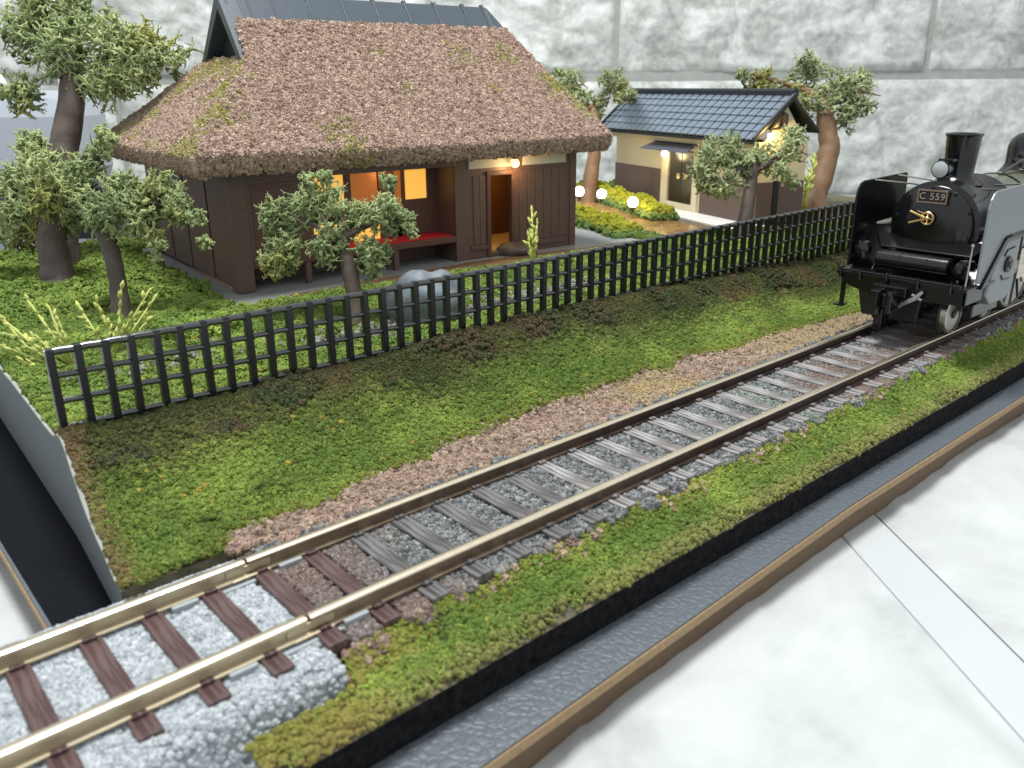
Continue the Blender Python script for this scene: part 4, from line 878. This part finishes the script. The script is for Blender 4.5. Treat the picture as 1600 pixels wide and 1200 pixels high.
for t in (0, PI/2): q.tube([(hx, hy+.085*math.cos(t), hz_+.085*math.sin(t)), (hx, hy-.085*math.cos(t), hz_-.085*math.sin(t))], .012, 6)
q.lathe((hx+.05, hy, hz_), (-1, 0, 0), [(0, .03), (.06, .03), (.07, .02)], 12)
q.tube([(hx-.02, hy+.03, hz_+.01), (hx-.02, hy+.25, hz_+.085)], .016, 6); q.tube([(hx-.02, hy+.03, hz_-.01), (hx-.02, hy+.25, hz_-.085)], .016, 6)
lo_('door_handle', q, gold, smooth=True)
q = MB(); q.lathe((13.45, TC, 2.06), (0, 0, 1), [(0, .36), (.07, .27), (.13, .215), (.18, .205), (.66, .235), (.70, .255), (.72, .25), (.72, .19), (.4, .18)], 36); lo_('chimney', q, loco_b, smooth=True)
q = MB(); q.lathe((12.98, TC+.02, 2.30), (-1, 0, 0), [(-.12, .07), (-.08, .11), (0, .125), (.14, .128), (.15, .12)], 28); hl = lo_('headlamp', q, loco_b, smooth=True)
q = MB(); q.lathe((12.98, TC+.02, 2.30), (-1, 0, 0), [(.145, .116), (.156, .11), (.17, .07), (.175, .01)], 28); lo_('lamp_lens', q, lensm, hl, smooth=True)
q = MB(); q.box((12.90, TC-.05, 2.08), (13.05, TC+.07, 2.2)); q.box((12.96, TC-.1, 2.40), (13.08, TC+.12, 2.445)); lo_('lamp_bracket', q, loco_b, bevel=.01)
# dome and pipes
q = MB(); q.lathe((16.35, TC, 2.02), (0, 0, 1), [(0, .46), (.08, .40), (.14, .37), (.42, .37), (.55, .33), (.63, .24), (.67, .12), (.68, .01)], 36); lo_('steam_dome', q, loco_b, smooth=True)
q = MB(); q.tube([(14.8, TC-.1, 2.10), (15.3, TC-.1, 2.2), (15.6, TC-.12, 2.26), (15.95, TC-.12, 2.27)], [.02, .025, .05, .05], 8); q.tube([(15.5, TC-.2, 2.2), (15.55, TC-.02, 2.28)], .045, 8); q.tube([(15.75, TC-.25, 2.25), (15.85, TC, 2.35)], .05, 8); lo_('safety_pipe', q, loco_b, smooth=True)
# smoke deflectors
def deflector(y0, y1, mt=None):
    q = MB(); q.prism([(12.26, .86), (12.26, 1.88), (12.29, 2.0), (12.36, 2.08), (12.46, 2.11), (13.8, 2.14), (13.86, 2.10), (13.86, 1.46), (13.02, 1.44), (12.42, .86)], 'y', y0, y1); return lo_('smoke_deflector', q, mt or loco_s, bevel=.008)
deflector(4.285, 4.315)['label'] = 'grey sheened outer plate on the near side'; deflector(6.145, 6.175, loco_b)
for s, y0 in ((-1, 4.31), (1, 6.15)):
    q = MB(); q.tube([(12.75, y0, 2.10), (13.2, TC+s*.45, 2.03)], .012, 6); lo_('deflector_stay', q, steel); q = MB(); q.tube([(13.5, y0, 2.12), (13.7, TC+s*.45, 2.05)], .012, 6); lo_('deflector_stay', q, steel)
# front deck, beam
q = MB(); q.box((11.98, 4.29, .78), (12.95, 6.18, .83)); deck = lo_('front_deck', q, loco_b, bevel=.008)
q = MB()
for i in range(60): q.box((12.0, 4.33+i*.0305, .829), (12.16, 4.345+i*.0305, .838))
tr_ = lo_('tread_ribs', q, loco_b, deck)
q = MB(); q.prism([(4.30, .60), (4.75, .56), (5.75, .56), (5.98, .62), (6.17, .76), (6.17, .785), (4.30, .785)], 'x', 12.0, 12.06); lo_('buffer_beam', q, loco_b, bevel=.01)
q = MB(); q.box((12.0, 4.292, .60), (12.55, 4.34, .80)); lo_('side_frame', q, loco_b, bevel=.008)
q = MB(); q.prism([(5.02, .16), (5.85, .16), (5.95, .58), (4.98, .58)], 'x', 12.25, 12.32); lo_('pilot_apron', q, blackbox, bevel=.02)
q = MB(); q.tube([(11.95, 4.36, .86), (11.95, 6.14, .86)], .016, 6)
for y0 in (4.5, 4.95, 5.4, 5.8, 6.1): q.tube([(11.95, y0, .90), (11.96, y0, .74)], .022, 6)
lo_('front_handrail', q, loco_b, smooth=True)
q = MB(); q.lathe((12.36, 4.68, 1.02), (0, 1, 0), [(0, .09), (.03, .135), (1.05, .135), (1.08, .09)], 28); heater = lo_('feedwater_heater', q, loco_b, smooth=True)
for y0 in (4.98, 5.38):
    q = MB(); q.lathe((12.36, y0, 1.02), (0, 1, 0), [(0, .13), (.003, .145), (.03, .145), (.033, .13)], 28); lo_('heater_band', q, loco_b, heater, smooth=True)
q = MB(); q.hexa([(12.5, 4.5, 1.16), (12.85, 4.4, 1.30), (12.85, 6.05, 1.30), (12.5, 5.8, 1.16)], [(12.5, 4.5, 1.185), (12.85, 4.4, 1.33), (12.85, 6.05, 1.33), (12.5, 5.8, 1.185)]); lo_('heater_step', q, loco_b, bevel=.006)
q = MB(); q.lathe((12.36, 4.52, 1.0), (0, 1, 0), [(-.03, .05), (-.02, .12), (.03, .15), (.08, .13), (.1, .06)], 16); q.box((12.30, 4.46, .92), (12.42, 4.6, 1.10)); q.tube([(12.3, 4.5, 1.1), (12.28, 4.42, 1.05), (12.25, 4.42, .84)], .012, 6); q.tube([(12.4, 4.6, 1.12), (12.4, 4.42, 1.14), (12.5, 4.36, 1.0)], .018, 6); lo_('heater_valve', q, loco_b, smooth=True)
q = MB(); q.lathe((12.38, 6.02, 1.12), (-1, 0, 0), [(-.1, .06), (-.05, .13), (.05, .12), (.09, .05)], 14); q.tube([(12.34, 6.05, 1.24), (12.34, 5.95, 1.0)], .05, 8); lo_('marker_lamp', q, loco_b, smooth=True)
q = MB(); q.tube([(12.10, 4.37, .83), (12.12, 4.37, 1.40)], .013, 6); q.lathe((12.12, 4.37, 1.40), (0, 0, 1), [(-.02, .01), (0, .026), (.03, .01)], 8); lo_('marker_pole', q, steel, smooth=True)
# saddle
q = MB(); q.box((12.9, 4.75, .5), (14.2, 5.72, 1.0)); q.hexa([(12.95, 4.75, .9), (14.2, 4.75, .9), (14.2, 5.72, .9), (12.95, 5.72, .9)], [(12.95, 4.95, 1.3), (14.2, 4.95, 1.3), (14.2, 5.5, 1.3), (12.95, 5.5, 1.3)]); lo_('smokebox_saddle', q, blackbox)
# running boards
for y0, y1 in ((4.25, 4.62), (5.84, 6.20)):
    q = MB(); q.hexa([(12.36, y0, .78), (12.50, y0, .78), (12.50, y1, .78), (12.36, y1, .78)], [(12.97, y0, 1.40), (13.09, y0, 1.37), (13.09, y1, 1.37), (12.97, y1, 1.40)]); q.box((13.0, y0, 1.37), (17, y1, 1.415)); lo_('running_board', q, loco_b, bevel=.006)
# cylinder block
for y0, y1, s in ((4.30, 4.75, -1), (5.72, 6.16, 1)):
    q = MB(); q.prism([(12.72, .62), (13.02, 1.36), (13.72, 1.36), (13.72, .56), (13.5, .45), (12.95, .45)], 'y', y0, y1); cb2 = lo_('cylinder_block', q, loco_s, bevel=.03)
    if s < 0:
        q = MB(); q.lathe((13.33, 4.305, 1.0), (0, -1, 0), [(-.02, .12), (.03, .12), (.045, .10), (.03, .05), (.06, .03)], 22); lo_('valve_cover', q, loco_b, cb2, smooth=True)
        for (xa, za, fl) in ((13.28, 1.20, 1), (13.28, .80, -1)):
            q = MB(); q.tube([(xa-.13, 4.29, za-.06*fl), (xa-.05, 4.29, za+.015*fl), (xa+.22, 4.29, za+.03*fl)], .010, 6); lo_('inspection_rim', q, loco_b, cb2)
# wheels
def wheel(name, cx, cy, r, spokes):
    q = MB(); q.lathe((cx, cy, r), (0, -1, 0), [(-.06, r+.035), (-.045, r+.04), (-.03, r+.03), (-.025, r), (.055, r-.006), (.06, r-.02), (.06, r-.05), (.035, r-.055), (.03, .06), (.07, .055), (.075, .01)] if cy < TC else [(-.055, r-.05), (-.055, r), (.025, r), (.03, r+.03), (.045, r+.04), (.06, r+.03), (.065, r-.05)], 40)
    w = lo_(name, q, blackbox, smooth=True)
    if cy < TC: q = MB(); q.lathe((cx, cy, r), (0, -1, 0), [(-.026, r-.01), (-.026, r+.003), (.057, r-.003), (.063, r-.012), (.063, r-.045), (.05, r-.05)], 40)
    else: q = MB(); q.lathe((cx, cy, r), (0, -1, 0), [(-.058, r-.05), (-.058, r-.003), (.02, r+.003), (.02, r-.01)], 40)
    lo_('tyre', q, steel, w, smooth=True)
    if spokes and cy < TC:
        for k in range(spokes):
            t = 2*PI*k/spokes; q = MB(); q.tube([(cx, cy-.055, r), (cx+(r-.05)*math.cos(t), cy-.05, r+(r-.05)*math.sin(t))], .022, 6); lo_('spoke', q, loco_b, w)
for y0 in RY: wheel('leading_wheel', 12.70, y0+(.0 if y0 < TC else 0), .29, 0)
for y0 in RY: wheel('leading_wheel', 13.95, y0, .29, 0)
for xc in (14.95, 16.35):
    for y0 in RY: wheel('driving_wheel', xc, y0, .66, 12)
q = MB(); q.box((12.9, 4.50, .22), (13.85, 4.58, .42)); q.box((12.95, 4.52, .24), (13.0, 4.60, .40)); lo_('bogie_frame', q, loco_b, bevel=.02)
q = MB(); q.box((13.72, 4.34, .78), (14.15, 4.46, .98)); q.box((13.85, 4.30, .70), (13.98, 4.40, 1.16)); q.tube([(13.72, 4.4, .88), (15.0, 4.42, .74)], .03, 8); q.tube([(13.9, 4.36, 1.05), (15.0, 4.38, .72)], .035, 8); q.box((14.85, 4.36, .56), (16.5, 4.42, .66)); q.tube([(14.0, 4.33, 1.12), (14.2, 4.33, .62)], .04, 8); q.lathe((14.1, 4.36, .8), (0, -1, 0), [(0, .12), (.05, .12), (.07, .06)], 14); lo_('motion_rods', q, silver, bevel=.01)
q = MB(); q.box((12.9, 4.9, .3), (20, 5.55, .95)); lo_('frame', q, blackbox)
# coupler, hose, step
q = MB(); q.box((11.62, 5.14, .42), (11.92, 5.20, .68)); q.box((11.62, 5.34, .36), (11.86, 5.46, .70)); q.box((11.72, 5.16, .44), (12.1, 5.44, .64)); q.box((11.86, 5.05, .60), (12.02, 5.55, .74)); q.lathe((11.68, 5.38, .34), (0, 0, 1), [(0, .06), (.36, .06)], 14); q.lathe((11.70, 5.20, .38), (0, 0, 1), [(0, .05), (.32, .05)], 14); q.box((11.75, 5.3, .10), (12.0, 5.42, .42)); lo_('coupler', q, loco_b, bevel=.015)
q = MB(); q.tube([(11.93, 4.85, .72), (11.9, 4.92, .62), (11.9, 5.1, .5), (11.92, 5.2, .40)], [.02, .035, .03, .02], 8); q.tube([(11.9, 4.84, .60), (11.9, 4.98, .66)], .02, 6); lo_('brake_hose', q, simple('hose_silver_grey', (.28, .28, .28), .3, metal=.6), smooth=True)
q = MB(); q.box((12.02, 6.04, .30), (12.06, 6.10, .76)); q.box((11.96, 6.02, .29), (12.10, 6.16, .315)); lo_('footstep', q, loco_b)
print('objects', len(SC.objects))
